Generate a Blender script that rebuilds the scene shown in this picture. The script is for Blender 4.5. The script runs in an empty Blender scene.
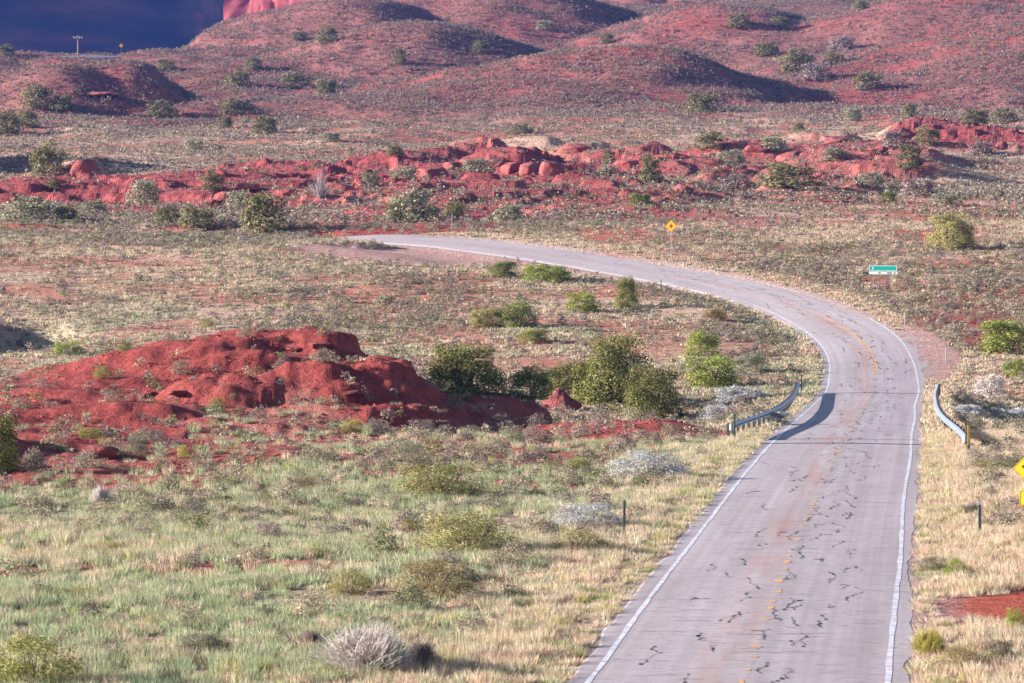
import bpy, math, random
import numpy as np
from mathutils import Vector, Matrix

RNG = np.random.default_rng(7)
random.seed(7)
SC = bpy.context.scene
COL = SC.collection

# ------------------------------------------------------------------ camera model
F = 4000.0                      # focal length in pixels of a 1024 wide frame
HOR = 170.0                     # row of the true horizon
W, H_ = 1024, 683
TILT = math.atan((H_ / 2 - HOR) / F)
ct, st = math.cos(TILT), math.sin(TILT)


def project(X, Y, Z):
    d = Y * ct - Z * st
    v = Z * ct + Y * st
    return W / 2 + F * X / d, H_ / 2 - F * v / d


def ray(px, py):
    a = (px - W / 2) / F
    b = (H_ / 2 - py) / F
    # right = X, forward = (0,ct,-st), up = (0,st,ct)
    return a, ct + b * st, -st + b * ct


# ------------------------------------------------------------------ noise
_PERM = np.random.default_rng(3).random((256, 256)).astype(np.float32)


def vnoise(x, y, seed=0):
    x = x + seed * 17.31
    y = y + seed * 9.77
    xi = np.floor(x).astype(np.int64)
    yi = np.floor(y).astype(np.int64)
    fx = x - xi
    fy = y - yi
    fx = fx * fx * fx * (fx * (fx * 6 - 15) + 10)
    fy = fy * fy * fy * (fy * (fy * 6 - 15) + 10)
    a = _PERM[xi & 255, yi & 255]
    b = _PERM[(xi + 1) & 255, yi & 255]
    c = _PERM[xi & 255, (yi + 1) & 255]
    d = _PERM[(xi + 1) & 255, (yi + 1) & 255]
    return (a * (1 - fx) + b * fx) * (1 - fy) + (c * (1 - fx) + d * fx) * fy


def fbm(x, y, sc, oct=4, seed=0, gain=0.5):
    s = np.zeros(np.broadcast(x, y).shape)
    amp, tot = 1.0, 0.0
    fx, fy = x / sc, y / sc
    for i in range(oct):
        s = s + amp * (vnoise(fx, fy, seed + i * 3) - 0.5) * 2
        tot += amp
        amp *= gain
        c, sn = 1.6, 1.2
        fx, fy = c * fx - sn * fy, sn * fx + c * fy
    return s / tot


def ridged(x, y, sc, oct=4, seed=0):
    s = np.zeros(np.broadcast(x, y).shape)
    amp, tot = 1.0, 0.0
    fx, fy = x / sc, y / sc
    for i in range(oct):
        s = s + amp * (1 - np.abs(vnoise(fx, fy, seed + i * 5) * 2 - 1))
        tot += amp
        amp *= 0.5
        fx, fy = 1.6 * fx - 1.2 * fy, 1.2 * fx + 1.6 * fy
    return s / tot


def sstep(a, b, x):
    t = np.clip((x - a) / (b - a), 0, 1)
    return t * t * (3 - 2 * t)


# ------------------------------------------------------------------ terrain
_PD = np.array([(-40, 0.5), (0, -1.8), (20, -4.6), (40, -8.2), (60, -10.6), (80, -11.6), (92, -11.85), (111, -11.98), (139, -12.5),
                (166, -12.87), (193, -13.4), (236, -14.75), (275, -16.1), (305, -16.75), (340, -15.25),
                (365, -13.7), (390, -11.9), (412, -10.1), (428, -8.75), (445, -7.7), (470, -6.9), (500, -6.0), (560, -4.2),
                (640, -1.6), (760, 3.4), (840, 6.8), (900, 9.4), (1000, 14), (1150, 22), (1300, 36), (1500, 60),
                (1900, 100), (2500, 120), (6000, 130)], float)
_dg = np.arange(-40, 6001, 1.0)
_zg = np.interp(_dg, _PD[:, 0], _PD[:, 1])
_k = np.exp(-0.5 * (np.arange(-18, 19) / 6.0) ** 2)
_k /= _k.sum()
_zg = np.convolve(np.pad(_zg, 18, mode='edge'), _k, mode='valid')


def base(Y):
    return np.interp(Y, _dg, _zg)


_RC = np.array([(-30, -7.4), (40, -0.2), (92, 5.24), (111, 7.22), (139, 10.1), (166, 12.95), (193, 15.8), (236, 20.3), (275, 24.3),
                (305, 27.6), (325, 29.4), (340, 30.2), (352, 30.3), (365, 29.5), (378, 27.7), (390, 24.9), (401, 20.5),
                (412, 14.3), (420, 9.6), (428, 4.4), (437, -1.0), (445, -6.0), (452, -12.5), (459, -22), (466, -36), (476, -64)], float)
_rg = np.arange(-30, 476.5, 0.5)
_rx = np.interp(_rg, _RC[:, 0], _RC[:, 1])
_k2 = np.exp(-0.5 * (np.arange(-24, 25) / 9.0) ** 2)
_k2 /= _k2.sum()
_rpad = np.concatenate([_rx[0] + (np.arange(-24, 0)) * (_rx[1] - _rx[0]), _rx, _rx[-1] + np.arange(1, 25) * (_rx[-1] - _rx[-2])])
_rx = np.convolve(_rpad, _k2, mode='valid')
_rs = np.gradient(_rx, _rg)


def road_x(Y):
    return np.interp(Y, _rg, _rx)


def road_t(X, Y):
    """signed sideways distance from the road's centre (right positive)"""
    s = np.interp(Y, _rg, _rs)
    t = (X - road_x(Y)) / np.sqrt(1 + s * s)
    return np.where(Y > 476, 50 + Y - 476, t)


def road_z(Y):
    z = base(Y)
    z = z - 2.2 * sstep(453, 470, Y) - 0.2 * sstep(330, 372, Y)
    return z


def bank(Y):
    """the bend leans towards its inside"""
    return 0.085 * sstep(318, 372, Y) * sstep(476, 452, Y)


def P(px, D):                     # sideways metres of a column at a distance
    return (px - W / 2) * D / F


def zat(py, D):
    a, b, c = ray(512, py)
    return D * c / b


# lumps: px, top row, distance, sL, sR, sF, sB, power
LUMPS = [
    # red mound on the left
    (295, 331, 236, 15, 4.6, 10, 8, 1.2), (210, 342, 232, 13, 9, 11, 9, 1.0), (110, 372, 226, 13, 9, 11, 9, 1.0), (10, 405, 216, 12, 9, 12, 9, 1.0),
    (328, 336, 233, 5, 3.0, 5, 6, 1.4), (368, 362, 222, 6.5, 4.2, 5, 7, 1.3), (318, 372, 219, 6, 4, 4.5, 8, 1.4), (240, 378, 218, 6, 4, 4, 8, 1.5),
    (130, 404, 212, 6, 5, 4, 9, 1.5), (60, 430, 200, 7, 4.5, 5, 9, 1.6),
    # berm along the foot of the mound
    (400, 401, 226, 7, 6, 2.2, 6, 1.8), (470, 394, 238, 5, 4.2, 2.4, 5, 2.0), (505, 393, 240, 4, 2.2, 2.2, 4, 2.0), (330, 406, 213, 7, 6, 2.5, 6, 1.6),
    (95, 439, 190, 6, 2.4, 1.5, 7, 2.0), (20, 443, 188, 6, 3.0, 1.5, 7, 2.0), (230, 425, 205, 8, 8, 3, 6, 1.6),
    (672, 423, 214, 6, 1.6, 3, 8, 1.8), (640, 425, 216, 6, 4, 3, 8, 1.6),
    # unseen bank, added beyond the left edge to shade the foot of the mound
    (-48, 424, 186, 8, 3.4, 2.6, 3.5, 2.0),
    # rocky band
    (85, 160, 640, 6, 3, 8, 10, 1.6), (40, 178, 610, 16, 10, 12, 18, 1.2), (140, 186, 600, 14, 7, 10, 14, 1.3),
    (220, 176, 615, 14, 9, 12, 18, 1.3), (300, 166, 640, 14, 7, 10, 16, 1.5), (345, 172, 625, 7, 4, 8, 12, 1.6),
    (250, 185, 575, 10, 5, 8, 10, 1.6), (400, 158, 665, 13, 7, 10, 15, 1.4), (440, 152, 680, 12, 7, 9, 15, 1.5),
    (480, 143, 700, 10, 6, 9, 15, 1.5), (540, 136, 720, 12, 5, 10, 16, 1.6), (590, 141, 712, 8, 5, 9, 14, 1.5),
    (520, 158, 655, 9, 5, 7, 11, 1.7), (640, 152, 690, 9, 5, 8, 14, 1.5), (470, 180, 590, 14, 8, 10, 16, 1.2),
    (560, 178, 600, 12, 7, 9, 16, 1.3), (620, 188, 575, 16, 12, 11, 18, 1.0), (700, 165, 640, 11, 6, 10, 16, 1.4),
    (760, 150, 680, 11, 5, 10, 16, 1.5), (835, 131, 750, 13, 5, 11, 18, 1.6), (735, 168, 630, 8, 4, 8, 12, 1.6),
    (690, 184, 585, 10, 6, 8, 14, 1.4), (800, 176, 610, 12, 7, 9, 14, 1.3), (860, 160, 650, 12, 6, 9, 14, 1.3),
    (960, 128, 760, 24, 22, 12, 22, 1.2), (1010, 128, 765, 20, 20, 12, 22, 1.2), (930, 165, 640, 14, 8, 9, 14, 1.3),
    (370, 205, 540, 12, 8, 8, 14, 1.2), (330, 190, 570, 10, 6, 8, 12, 1.4),
    (-105, 92, 690, 15, 11, 15, 22, 1.5), (-60, 112, 660, 8, 7, 10, 14, 1.3),  # unseen lumps, added left of the view so their shadow falls into it
    # the hills behind
    (640, 46, 1120, 52, 26, 55, 70, 1.0), (560, 74, 1080, 40, 30, 40, 50, 1.0), (720, 72, 1130, 30, 18, 40, 60, 1.1),
    (470, 92, 1060, 40, 30, 35, 50, 1.0), (745, 8, 1350, 40, 23, 60, 80, 1.2), (800, 40, 1300, 22, 12, 40, 60, 1.3),
    (1000, -10, 1330, 60, 60, 70, 90, 1.0), (900, 52, 1230, 30, 26, 50, 60, 1.0), (1060, 30, 1180, 60, 40, 60, 80, 1.0),
    (420, 22, 1260, 38, 32, 45, 60, 1.2), (330, 58, 1180, 35, 20, 40, 55, 1.1), (500, -12, 1420, 50, 38, 50, 80, 1.2),
    (128, 63, 1050, 26, 12, 24, 40, 1.3), (70, 66, 1040, 26, 18, 26, 40, 1.0),
    (285, 44, 1240, 30, 24, 40, 60, 1.1), (830, 4, 1480, 30, 12, 40, 60, 1.3), (365, 8, 1380, 40, 24, 45, 60, 1.1),
]
# (pixel column, distance, half width, half depth, depth)
HOLES = [(12, 352, 4.5, 11, 4.2), (-40, 352, 6, 10, -1.6), (60, 182, 9, 2.2, 0.8)]


def natural(X, Y):
    z = base(Y)
    # the land falls away to the left beyond the far road
    lft = sstep(-45, -110, X) * sstep(1150, 1400, Y)
    z = z * (1 - lft) + (40 - 0.0002 * (Y - 1290) ** 2) * lft
    far = sstep(480, 900, Y)
    mid = sstep(300, 420, Y)
    t = np.abs(road_t(X, Y))
    z = z + fbm(X, Y, 60, 4, 1) * (0.25 + 0.35 * mid + 2.6 * far * (1 - 0.75 * lft)) * sstep(4, 26, t)
    z = z + fbm(X, Y, 14, 4, 2) * (0.12 + 0.12 * mid + 0.9 * far)
    # gullies on the far slopes
    z = z - (ridged(X * 1.0, Y * 0.45, 46, 3, 4) ** 3) * 5.0 * sstep(900, 1080, Y)
    # the wash
    z = z - 2.4 * np.exp(-((Y - 262 - 0.15 * (X - 20)) / 26) ** 2) * sstep(4.6, 12, t) * sstep(-45, -5, X)
    # right bank by the warning sign
    z = z + 0.9 * np.exp(-((Y - 150) / 36) ** 2) * sstep(4, 15, road_t(X, Y))
    for (px, py, D, sl, sr, sf, sb, p) in LUMPS:
        x0 = P(px, D)
        ext = 2.6 * max(sl, sr, sf, sb)
        m = (np.abs(X - x0) < ext) & (np.abs(Y - D) < ext)
        if not m.any():
            continue
        b0 = float(base(np.array([D]))[0])
        if D > 1150 and x0 < -45:
            b0 = b0 * 0.5 + 40 * 0.5
        A = zat(py, D) - b0
        if A <= 0.05:
            continue
        x = X[m]
        y = Y[m]
        wob = 0.16 * fbm(x, y, max(2.2, sl * 0.5), 3, 6)
        u = (x - x0) / np.where(x < x0, sl, sr)
        v = (y - D) / np.where(y < D, sf, sb)
        r2 = np.maximum(0, u * u + v * v + wob * 2.0 * np.sqrt(u * u + v * v + 1e-6))
        lump = A * np.exp(-0.8 * r2 ** p)
        zz = z[m]
        nat = base(y)
        # smooth maximum of the lumps over the base
        k = max(0.35, 0.12 * A)
        top = nat + lump
        h = np.clip(0.5 + 0.5 * (top - zz) / k, 0, 1)
        new = zz * (1 - h) + top * h + k * h * (1 - h) * 0.9
        w = sstep(0.03, 0.22, lump / A)
        z[m] = zz * (1 - w) + new * w
    for (px, D, sx, sy, dep) in HOLES:
        x0 = P(px, D)
        z = z - dep * np.exp(-((((X - x0) / sx) ** 2 + ((Y - D) / sy) ** 2) ** 1.5))
    # rough red rock and clods
    rk = redness(X, Y)
    # scarps broken into the lower right side of the mound
    sc = rk * sstep(P(150, 215), P(235, 215), X) * sstep(194, 202, Y) * sstep(252, 240, Y) * sstep(P(470, 230), P(420, 230), X)
    m = sc > 0.02
    if m.any():
        x, y = X[m], Y[m]
        h = z[m] - base(y)
        q = h / 1.25 + 0.55 * fbm(x, y, 6, 4, 17) + 0.02 * x
        fl = np.floor(q)
        step = (fl + sstep(0.02, 0.30, q - fl) * 0.9 + 0.1 * (q - fl)) - q
        z[m] += sc[m] * step * 0.75 * sstep(0.3, 1.0, h) + sc[m] * (ridged(x, y, 1.5, 3, 18) - 0.5) * 0.35
    z = z + rk * (ridged(X, Y, 2.6, 4, 11) - 0.5) * (0.15 + 0.3 * far) * sstep(4.4, 9, t) + rk * (ridged(X, Y * 1.3, 9, 4, 12) - 0.5) * (0.22 + 1.5 * far) * sstep(4.4, 12, t)
    q = (fbm(X, Y, 26, 4, 15) * 0.5 + 0.5) * 7 + 0.02 * X
    fl = np.floor(q)
    z = z + rk * ((fl + sstep(0.0, 0.22, q - fl)) - q * 0.35 - 2.2) * 1.3 * sstep(480, 540, Y) * sstep(900, 800, Y)
    z = z + rk * fbm(X, Y, 1.3, 3, 13) * 0.2 * sstep(4.4, 7, t)
    z = z + fbm(X, Y, 24, 3, 14) * 1.5 * sstep(930, 1060, Y)
    return z


# soil zones: px, row, half width px, distance, half depth metres, strength
RED = [(200, 0, 250, 228, 20, 1.0), (20, 0, 220, 205, 22, 1.0), (380, 0, 110, 222, 14, 1.0), (480, 0, 130, 232, 13, 0.9), (660, 0, 60, 212, 9, 0.9), (615, 0, 120, 211, 13, 0.95),
       (560, 0, 110, 218, 14, 0.85), (330, 0, 470, 186, 32, 0.74), (120, 0, 200, 179, 24, 0.88), (240, 0, 170, 122, 3.2, 0.8), (10, 0, 50, 121, 3.0, 0.8),
       
       (450, 0, 260, 640, 70, 1.0), (100, 0, 180, 590, 40, 1.0), (250, 0, 160, 560, 45, 0.9), (760, 0, 170, 650, 70, 0.85), (970, 0, 90, 745, 22, 1.0),
       (830, 0, 110, 700, 45, 0.9), (420, 0, 120, 490, 30, 1.0), (560, 0, 130, 520, 45, 0.85), (690, 0, 90, 490, 30, 0.6), (500, 0, 200, 560, 40, 0.95), (1010, 0, 50, 345, 9, 0.9), (960, 0, 60, 362, 9, 0.7),
       (800, 0, 60, 545, 12, 0.5)]


def redness(X, Y):
    r = np.zeros_like(X)
    n = fbm(X, Y, 7, 4, 21) * 0.35 + fbm(X, Y * 0.6, 26, 3, 22) * 0.3
    for (px, _, hw, D, hd, s) in RED:
        sx = hw * D / F
        u = ((X - P(px, D)) / sx) ** 2 + ((Y - D) / hd) ** 2
        r = np.maximum(r, s * sstep(1.35, 0.65, u + n))
    return r


def drive(X, Y):
    """red dirt track leaving the road on the right, and the gravel turnouts"""
    t = road_t(X, Y)
    a = sstep(1.25, 0.8, np.abs(Y - 109.2 + 0.5 * np.sin(t * 0.6)) / (2.9 + 0.95 * np.clip(t - 4, 0, 4.5)) + 0.35 * fbm(X, Y, 2.5, 3, 33)) * sstep(3.6, 4.6, t)
    b = sstep(1.0, 0.6, ((t - 4.6) / 3.4) ** 2 + ((Y - 335) / 26) ** 2 + 0.35 * fbm(X, Y, 3, 3, 31)) * sstep(3, 4, t)
    c = sstep(1.0, 0.7, ((X + 9) / 15) ** 2 + ((Y - 428) / 15) ** 2 + 0.3 * fbm(X, Y, 4, 3, 32)) * sstep(-3, -4, t)
    c = np.maximum(c, sstep(-8.5, -6.5, t + 1.2 * fbm(X, Y, 5, 3, 34)) * sstep(-3, -4, t) * sstep(385, 415, Y) * (Y < 470))
    return a, b, c


def height(X, Y):
    X = np.asarray(X, float)
    Y = np.asarray(Y, float)
    sh = np.broadcast(X, Y).shape
    X = np.broadcast_to(X, sh).ravel()
    Y = np.broadcast_to(Y, sh).ravel()
    n = natural(X, Y)
    t = np.abs(road_t(X, Y))
    rz = road_z(Y) + bank(Y) * np.clip(road_t(X, Y), -7, 7)
    w = sstep(4.4, 10.5, t)
    z = (rz - 0.05) * (1 - w) + n * w
    a, b, c = drive(X, Y)
    k = np.maximum(np.maximum(a, b), c) * (1 - sstep(9, 20, t)) * 0.9
    z = z * (1 - k) + (rz - 0.03) * k
    return (z - 0.26 * sstep(3.1, 2.6, t) - 0.012).reshape(sh)


def on(px, D):
    """ground point of a column at a known distance"""
    x = float(P(px, D))
    return x, D, float(height(np.array([x]), np.array([float(D)]))[0])


def at(px, py, d0=80, d1=2600):
    """the point of the ground seen at a pixel"""
    a, b, c = ray(px, py)
    D = np.geomspace(d0, d1, 2600)
    s = D / b
    z = height(a * s, D)
    i = np.nonzero(c * s < z)[0]
    i = i[0] if len(i) else len(D) - 1
    D0 = D[max(i - 1, 0)]
    DD = np.linspace(D0, D[i], 24)
    s = DD / b
    z = height(a * s, DD)
    j = np.nonzero(c * s < z)[0]
    j = j[0] if len(j) else 23
    return float(a * s[j]), float(DD[j]), float(z[j])


# ------------------------------------------------------------------ object helpers
def link(o, parent=None):
    COL.objects.link(o)
    if parent is not None:
        o.parent = parent
    return o


def tag(o, label=None, cat=None, group=None, kind=None):
    if label: o['label'] = label
    if cat: o['category'] = cat
    if group: o['group'] = group
    if kind: o['kind'] = kind
    return o


def empty(name, loc, rz=0.0):
    o = bpy.data.objects.new(name, None)
    o.empty_display_size = 0.3
    o.location = loc
    o.rotation_euler = (0, 0, rz)
    return link(o)


def np_mesh(name, V, faces, mat=None, col=None, smooth=False):
    """faces: int array (n,3) or (n,4)"""
    V = np.asarray(V, np.float32)
    faces = np.asarray(faces, np.int32)
    me = bpy.data.meshes.new(name)
    n, k = faces.shape
    me.vertices.add(len(V))
    me.vertices.foreach_set('co', V.ravel())
    me.loops.add(n * k)
    me.loops.foreach_set('vertex_index', faces.ravel())
    me.polygons.add(n)
    me.polygons.foreach_set('loop_start', np.arange(0, n * k, k, dtype=np.int32))
    me.polygons.foreach_set('use_smooth', np.full(n, smooth, dtype=bool))
    if col is not None:
        at_ = me.attributes.new('col', 'FLOAT_COLOR', 'POINT')
        c4 = np.ones((len(V), 4), np.float32)
        c4[:, :3] = col
        at_.data.foreach_set('color', c4.ravel())
    me.update(calc_edges=True)
    if mat: me.materials.append(mat)
    return me


def obj(name, me, parent=None):
    return link(bpy.data.objects.new(name, me), parent)


class MB:
    """collects solid shapes; builds ONE mesh object"""
    def __init__(s):
        s.v, s.f = [], []

    def add(s, vs, fs):
        o = len(s.v)
        s.v += [tuple(v) for v in vs]
        s.f += [tuple(i + o for i in f) for f in fs]

    def box(s, c, d, rot=None):
        x, y, z = d[0] / 2, d[1] / 2, d[2] / 2
        vs = [Vector((i * x, j * y, k * z)) for k in (-1, 1) for i, j in ((-1, -1), (1, -1), (1, 1), (-1, 1))]
        if rot is not None: vs = [rot @ v for v in vs]
        vs = [v + Vector(c) for v in vs]
        s.add(vs, [(3, 2, 1, 0), (4, 5, 6, 7), (0, 1, 5, 4), (1, 2, 6, 5), (2, 3, 7, 6), (3, 0, 4, 7)])

    def tube(s, pts, rads, n=8):
        rings = []
        pts = [Vector(p) for p in pts]
        for i, p in enumerate(pts):
            d = (pts[min(i + 1, len(pts) - 1)] - pts[max(i - 1, 0)]).normalized()
            q = d.to_track_quat('Z', 'Y')
            rings.append([p + q @ Vector((math.cos(a) * rads[i], math.sin(a) * rads[i], 0)) for a in [2 * math.pi * k / n for k in range(n)]])
        vs = [v for r in rings for v in r]
        fs = []
        for i in range(len(pts) - 1):
            for k in range(n):
                a, b = i * n + k, i * n + (k + 1) % n
                fs.append((a, b, b + n, a + n))
        fs.append(tuple(range(n - 1, -1, -1)))
        fs.append(tuple((len(pts) - 1) * n + k for k in range(n)))
        s.add(vs, fs)

    def prism(s, poly, y0, y1):
        """polygon in XZ extruded along Y"""
        n = len(poly)
        vs = [(x, y0, z) for x, z in poly] + [(x, y1, z) for x, z in poly]
        fs = [tuple(range(n)), tuple(range(2 * n - 1, n - 1, -1))]
        for i in range(n):
            j = (i + 1) % n
            fs.append((j, i, i + n, j + n))
        s.add(vs, fs)

    def build(s, name, mat, parent=None, smooth=False, bevel=0):
        me = bpy.data.meshes.new(name)
        me.from_pydata(s.v, [], s.f)
        me.materials.append(mat)
        if smooth:
            for p in me.polygons: p.use_smooth = True
        me.update()
        o = obj(name, me, parent)
        if bevel:
            b = o.modifiers.new('bevel', 'BEVEL')
            b.width = bevel
            b.segments = 2
        return o


# ------------------------------------------------------------------ materials
def new_mat(name):
    m = bpy.data.materials.new(name)
    m.use_nodes = True
    nt = m.node_tree
    bs = nt.nodes['Principled BSDF']
    bs.inputs['Roughness'].default_value = 0.9
    bs.inputs['Specular IOR Level'].default_value = 0.15
    return m, nt, bs


def nd(nt, t, **kw):
    n = nt.nodes.new(t)
    for k, v in kw.items(): setattr(n, k, v)
    return n


def noise_node(nt, scale, detail=4, rough=0.6, vec=None):
    n = nd(nt, 'ShaderNodeTexNoise')
    n.inputs['Scale'].default_value = scale
    n.inputs['Detail'].default_value = detail
    n.inputs['Roughness'].default_value = rough
    if vec is not None: nt.links.new(vec, n.inputs['Vector'])
    return n


def ramp(nt, fac, stops):
    r = nd(nt, 'ShaderNodeValToRGB')
    e = r.color_ramp.elements
    while len(e) < len(stops): e.new(0.5)
    for q, (p, c) in zip(e, stops):
        q.position = p
        q.color = (c[0], c[1], c[2], 1) if hasattr(c, '__len__') else (c, c, c, 1)
    nt.links.new(fac, r.inputs['Fac'])
    return r.outputs['Color']


def mixc(nt, fac, a, b, mode='MIX'):
    m = nd(nt, 'ShaderNodeMix', data_type='RGBA', blend_type=mode)
    for sock, v in ((m.inputs[0], fac), (m.inputs[6], a), (m.inputs[7], b)):
        if isinstance(v, (int, float)): sock.default_value = v
        elif isinstance(v, tuple): sock.default_value = (*v, 1)
        else: nt.links.new(v, sock)
    return m.outputs[2]


def plain(name, col, rough=0.6, var=0.25, scale=6, metal=0.0, spec=0.3):
    m, nt, bs = new_mat(name)
    tc = nd(nt, 'ShaderNodeTexCoord')
    n = noise_node(nt, scale, 5, 0.65, tc.outputs['Object'])
    c = ramp(nt, n.outputs['Fac'], [(0.3, tuple(x * (1 - var) for x in col)), (0.7, tuple(min(1, x * (1 + var)) for x in col))])
    nt.links.new(c, bs.inputs['Base Color'])
    bs.inputs['Roughness'].default_value = rough
    bs.inputs['Metallic'].default_value = metal
    bs.inputs['Specular IOR Level'].default_value = spec
    return m


def leaf_mat(name, trans=0.25):
    m, nt, bs = new_mat(name)
    a = nd(nt, 'ShaderNodeAttribute', attribute_name='col')
    oi = nd(nt, 'ShaderNodeObjectInfo')
    c = mixc(nt, 1.0, a.outputs['Color'], oi.outputs['Color'], 'MULTIPLY')
    nt.links.new(c, bs.inputs['Base Color'])
    bs.inputs['Roughness'].default_value = 0.85
    if trans > 0:
        tr = nd(nt, 'ShaderNodeBsdfTranslucent')
        nt.links.new(c, tr.inputs['Color'])
        mx = nd(nt, 'ShaderNodeMixShader')
        mx.inputs[0].default_value = trans
        nt.links.new(bs.outputs[0], mx.inputs[1])
        nt.links.new(tr.outputs[0], mx.inputs[2])
        nt.links.new(mx.outputs[0], nt.nodes['Material Output'].inputs['Surface'])
    return m


M = {}
M['leaf'] = leaf_mat('foliage', 0.3)
M['stone'] = leaf_mat('loose_red_stone', 0.0)
M['twig'] = plain('twig_wood', (0.22, 0.16, 0.12), 0.9, 0.35, 8)
M['bark'] = plain('bark', (0.16, 0.11, 0.08), 0.95, 0.4, 5)
M['steel'] = plain('galvanised_steel', (0.33, 0.37, 0.44), 0.45, 0.2, 3, 0.35, 0.5)
M['postwood'] = plain('weathered_post', (0.10, 0.085, 0.075), 0.9, 0.4, 6)
M['polewood'] = plain('pole_wood', (0.20, 0.15, 0.13), 0.9, 0.3, 4)
M['markerpost'] = plain('marker_steel', (0.12, 0.14, 0.13), 0.6, 0.3, 9)
M['markerpale'] = plain('marker_pale', (0.62, 0.60, 0.58), 0.6, 0.2, 9)
M['signpost'] = plain('sign_post_steel', (0.36, 0.34, 0.33), 0.5, 0.2, 9, 0.3)
M['yellow'] = plain('sign_yellow', (0.82, 0.46, 0.015), 0.45, 0.06, 5)
M['orange'] = plain('sign_amber', (0.85, 0.36, 0.02), 0.45, 0.06, 5)
M['black'] = plain('sign_black', (0.012, 0.012, 0.014), 0.5, 0.1, 5)
M['green'] = plain('sign_green', (0.012, 0.33, 0.27), 0.4, 0.05, 5)
M['white'] = plain('sign_white', (0.78, 0.78, 0.77), 0.5, 0.06, 5)
M['tar'] = plain('crack_tar', (0.018, 0.017, 0.019), 0.7, 0.4, 2)


def worn_paint(name, col, lo, hi):
    m, nt, bs = new_mat(name)
    tc = nd(nt, 'ShaderNodeTexCoord')
    n = noise_node(nt, 3.0, 6, 0.75, tc.outputs['Object'])
    f = ramp(nt, n.outputs['Fac'], [(lo, 0.0), (hi, 1.0)])
    c = mixc(nt, f, (0.33, 0.26, 0.27), col)
    nt.links.new(c, bs.inputs['Base Color'])
    bs.inputs['Roughness'].default_value = 0.75
    return m


M['whiteline'] = worn_paint('edge_line_paint', (0.62, 0.61, 0.66), 0.36, 0.56)
M['yellowline'] = worn_paint('centre_line_paint', (0.75, 0.36, 0.08), 0.34, 0.62)


def rock_mat():
    m, nt, bs = new_mat('red_sandstone')
    tc = nd(nt, 'ShaderNodeTexCoord')
    n = noise_node(nt, 1.6, 8, 0.65, tc.outputs['Object'])
    c = ramp(nt, n.outputs['Fac'], [(0.25, (0.13, 0.04, 0.038)), (0.5, (0.27, 0.075, 0.07)), (0.75, (0.37, 0.12, 0.105))])
    nt.links.new(c, bs.inputs['Base Color'])
    b = nd(nt, 'ShaderNodeBump')
    b.inputs['Strength'].default_value = 1.0
    b.inputs['Distance'].default_value = 0.5
    n2 = noise_node(nt, 4, 6, 0.6, tc.outputs['Object'])
    nt.links.new(n2.outputs['Fac'], b.inputs['Height'])
    nt.links.new(b.outputs['Normal'], bs.inputs['Normal'])
    return m


M['rock'] = rock_mat()
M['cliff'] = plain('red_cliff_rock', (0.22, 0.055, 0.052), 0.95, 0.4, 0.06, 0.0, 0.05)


def ground_mat():
    m, nt, bs = new_mat('desert_ground')
    a = nd(nt, 'ShaderNodeAttribute', attribute_name='col')
    geo = nd(nt, 'ShaderNodeNewGeometry')
    n1 = noise_node(nt, 1.7, 6, 0.7, geo.outputs['Position'])
    n2 = noise_node(nt, 0.35, 5, 0.65, geo.outputs['Position'])
    v1 = ramp(nt, n1.outputs['Fac'], [(0.25, (0.55, 0.52, 0.53)), (0.5, (1, 1, 1)), (0.78, (1.38, 1.45, 1.45))])
    v2 = ramp(nt, n2.outputs['Fac'], [(0.25, (0.8, 0.78, 0.78)), (0.75, (1.15, 1.18, 1.18))])
    c = mixc(nt, 1.0, a.outputs['Color'], v1, 'MULTIPLY')
    c = mixc(nt, 1.0, c, v2, 'MULTIPLY')
    nt.links.new(c, bs.inputs['Base Color'])
    bs.inputs['Roughness'].default_value = 0.95
    bs.inputs['Specular IOR Level'].default_value = 0.05
    b = nd(nt, 'ShaderNodeBump')
    b.inputs['Strength'].default_value = 0.9
    b.inputs['Distance'].default_value = 0.6
    nt.links.new(n1.outputs['Fac'], b.inputs['Height'])
    nt.links.new(b.outputs['Normal'], bs.inputs['Normal'])
    return m


M['ground'] = ground_mat()


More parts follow.
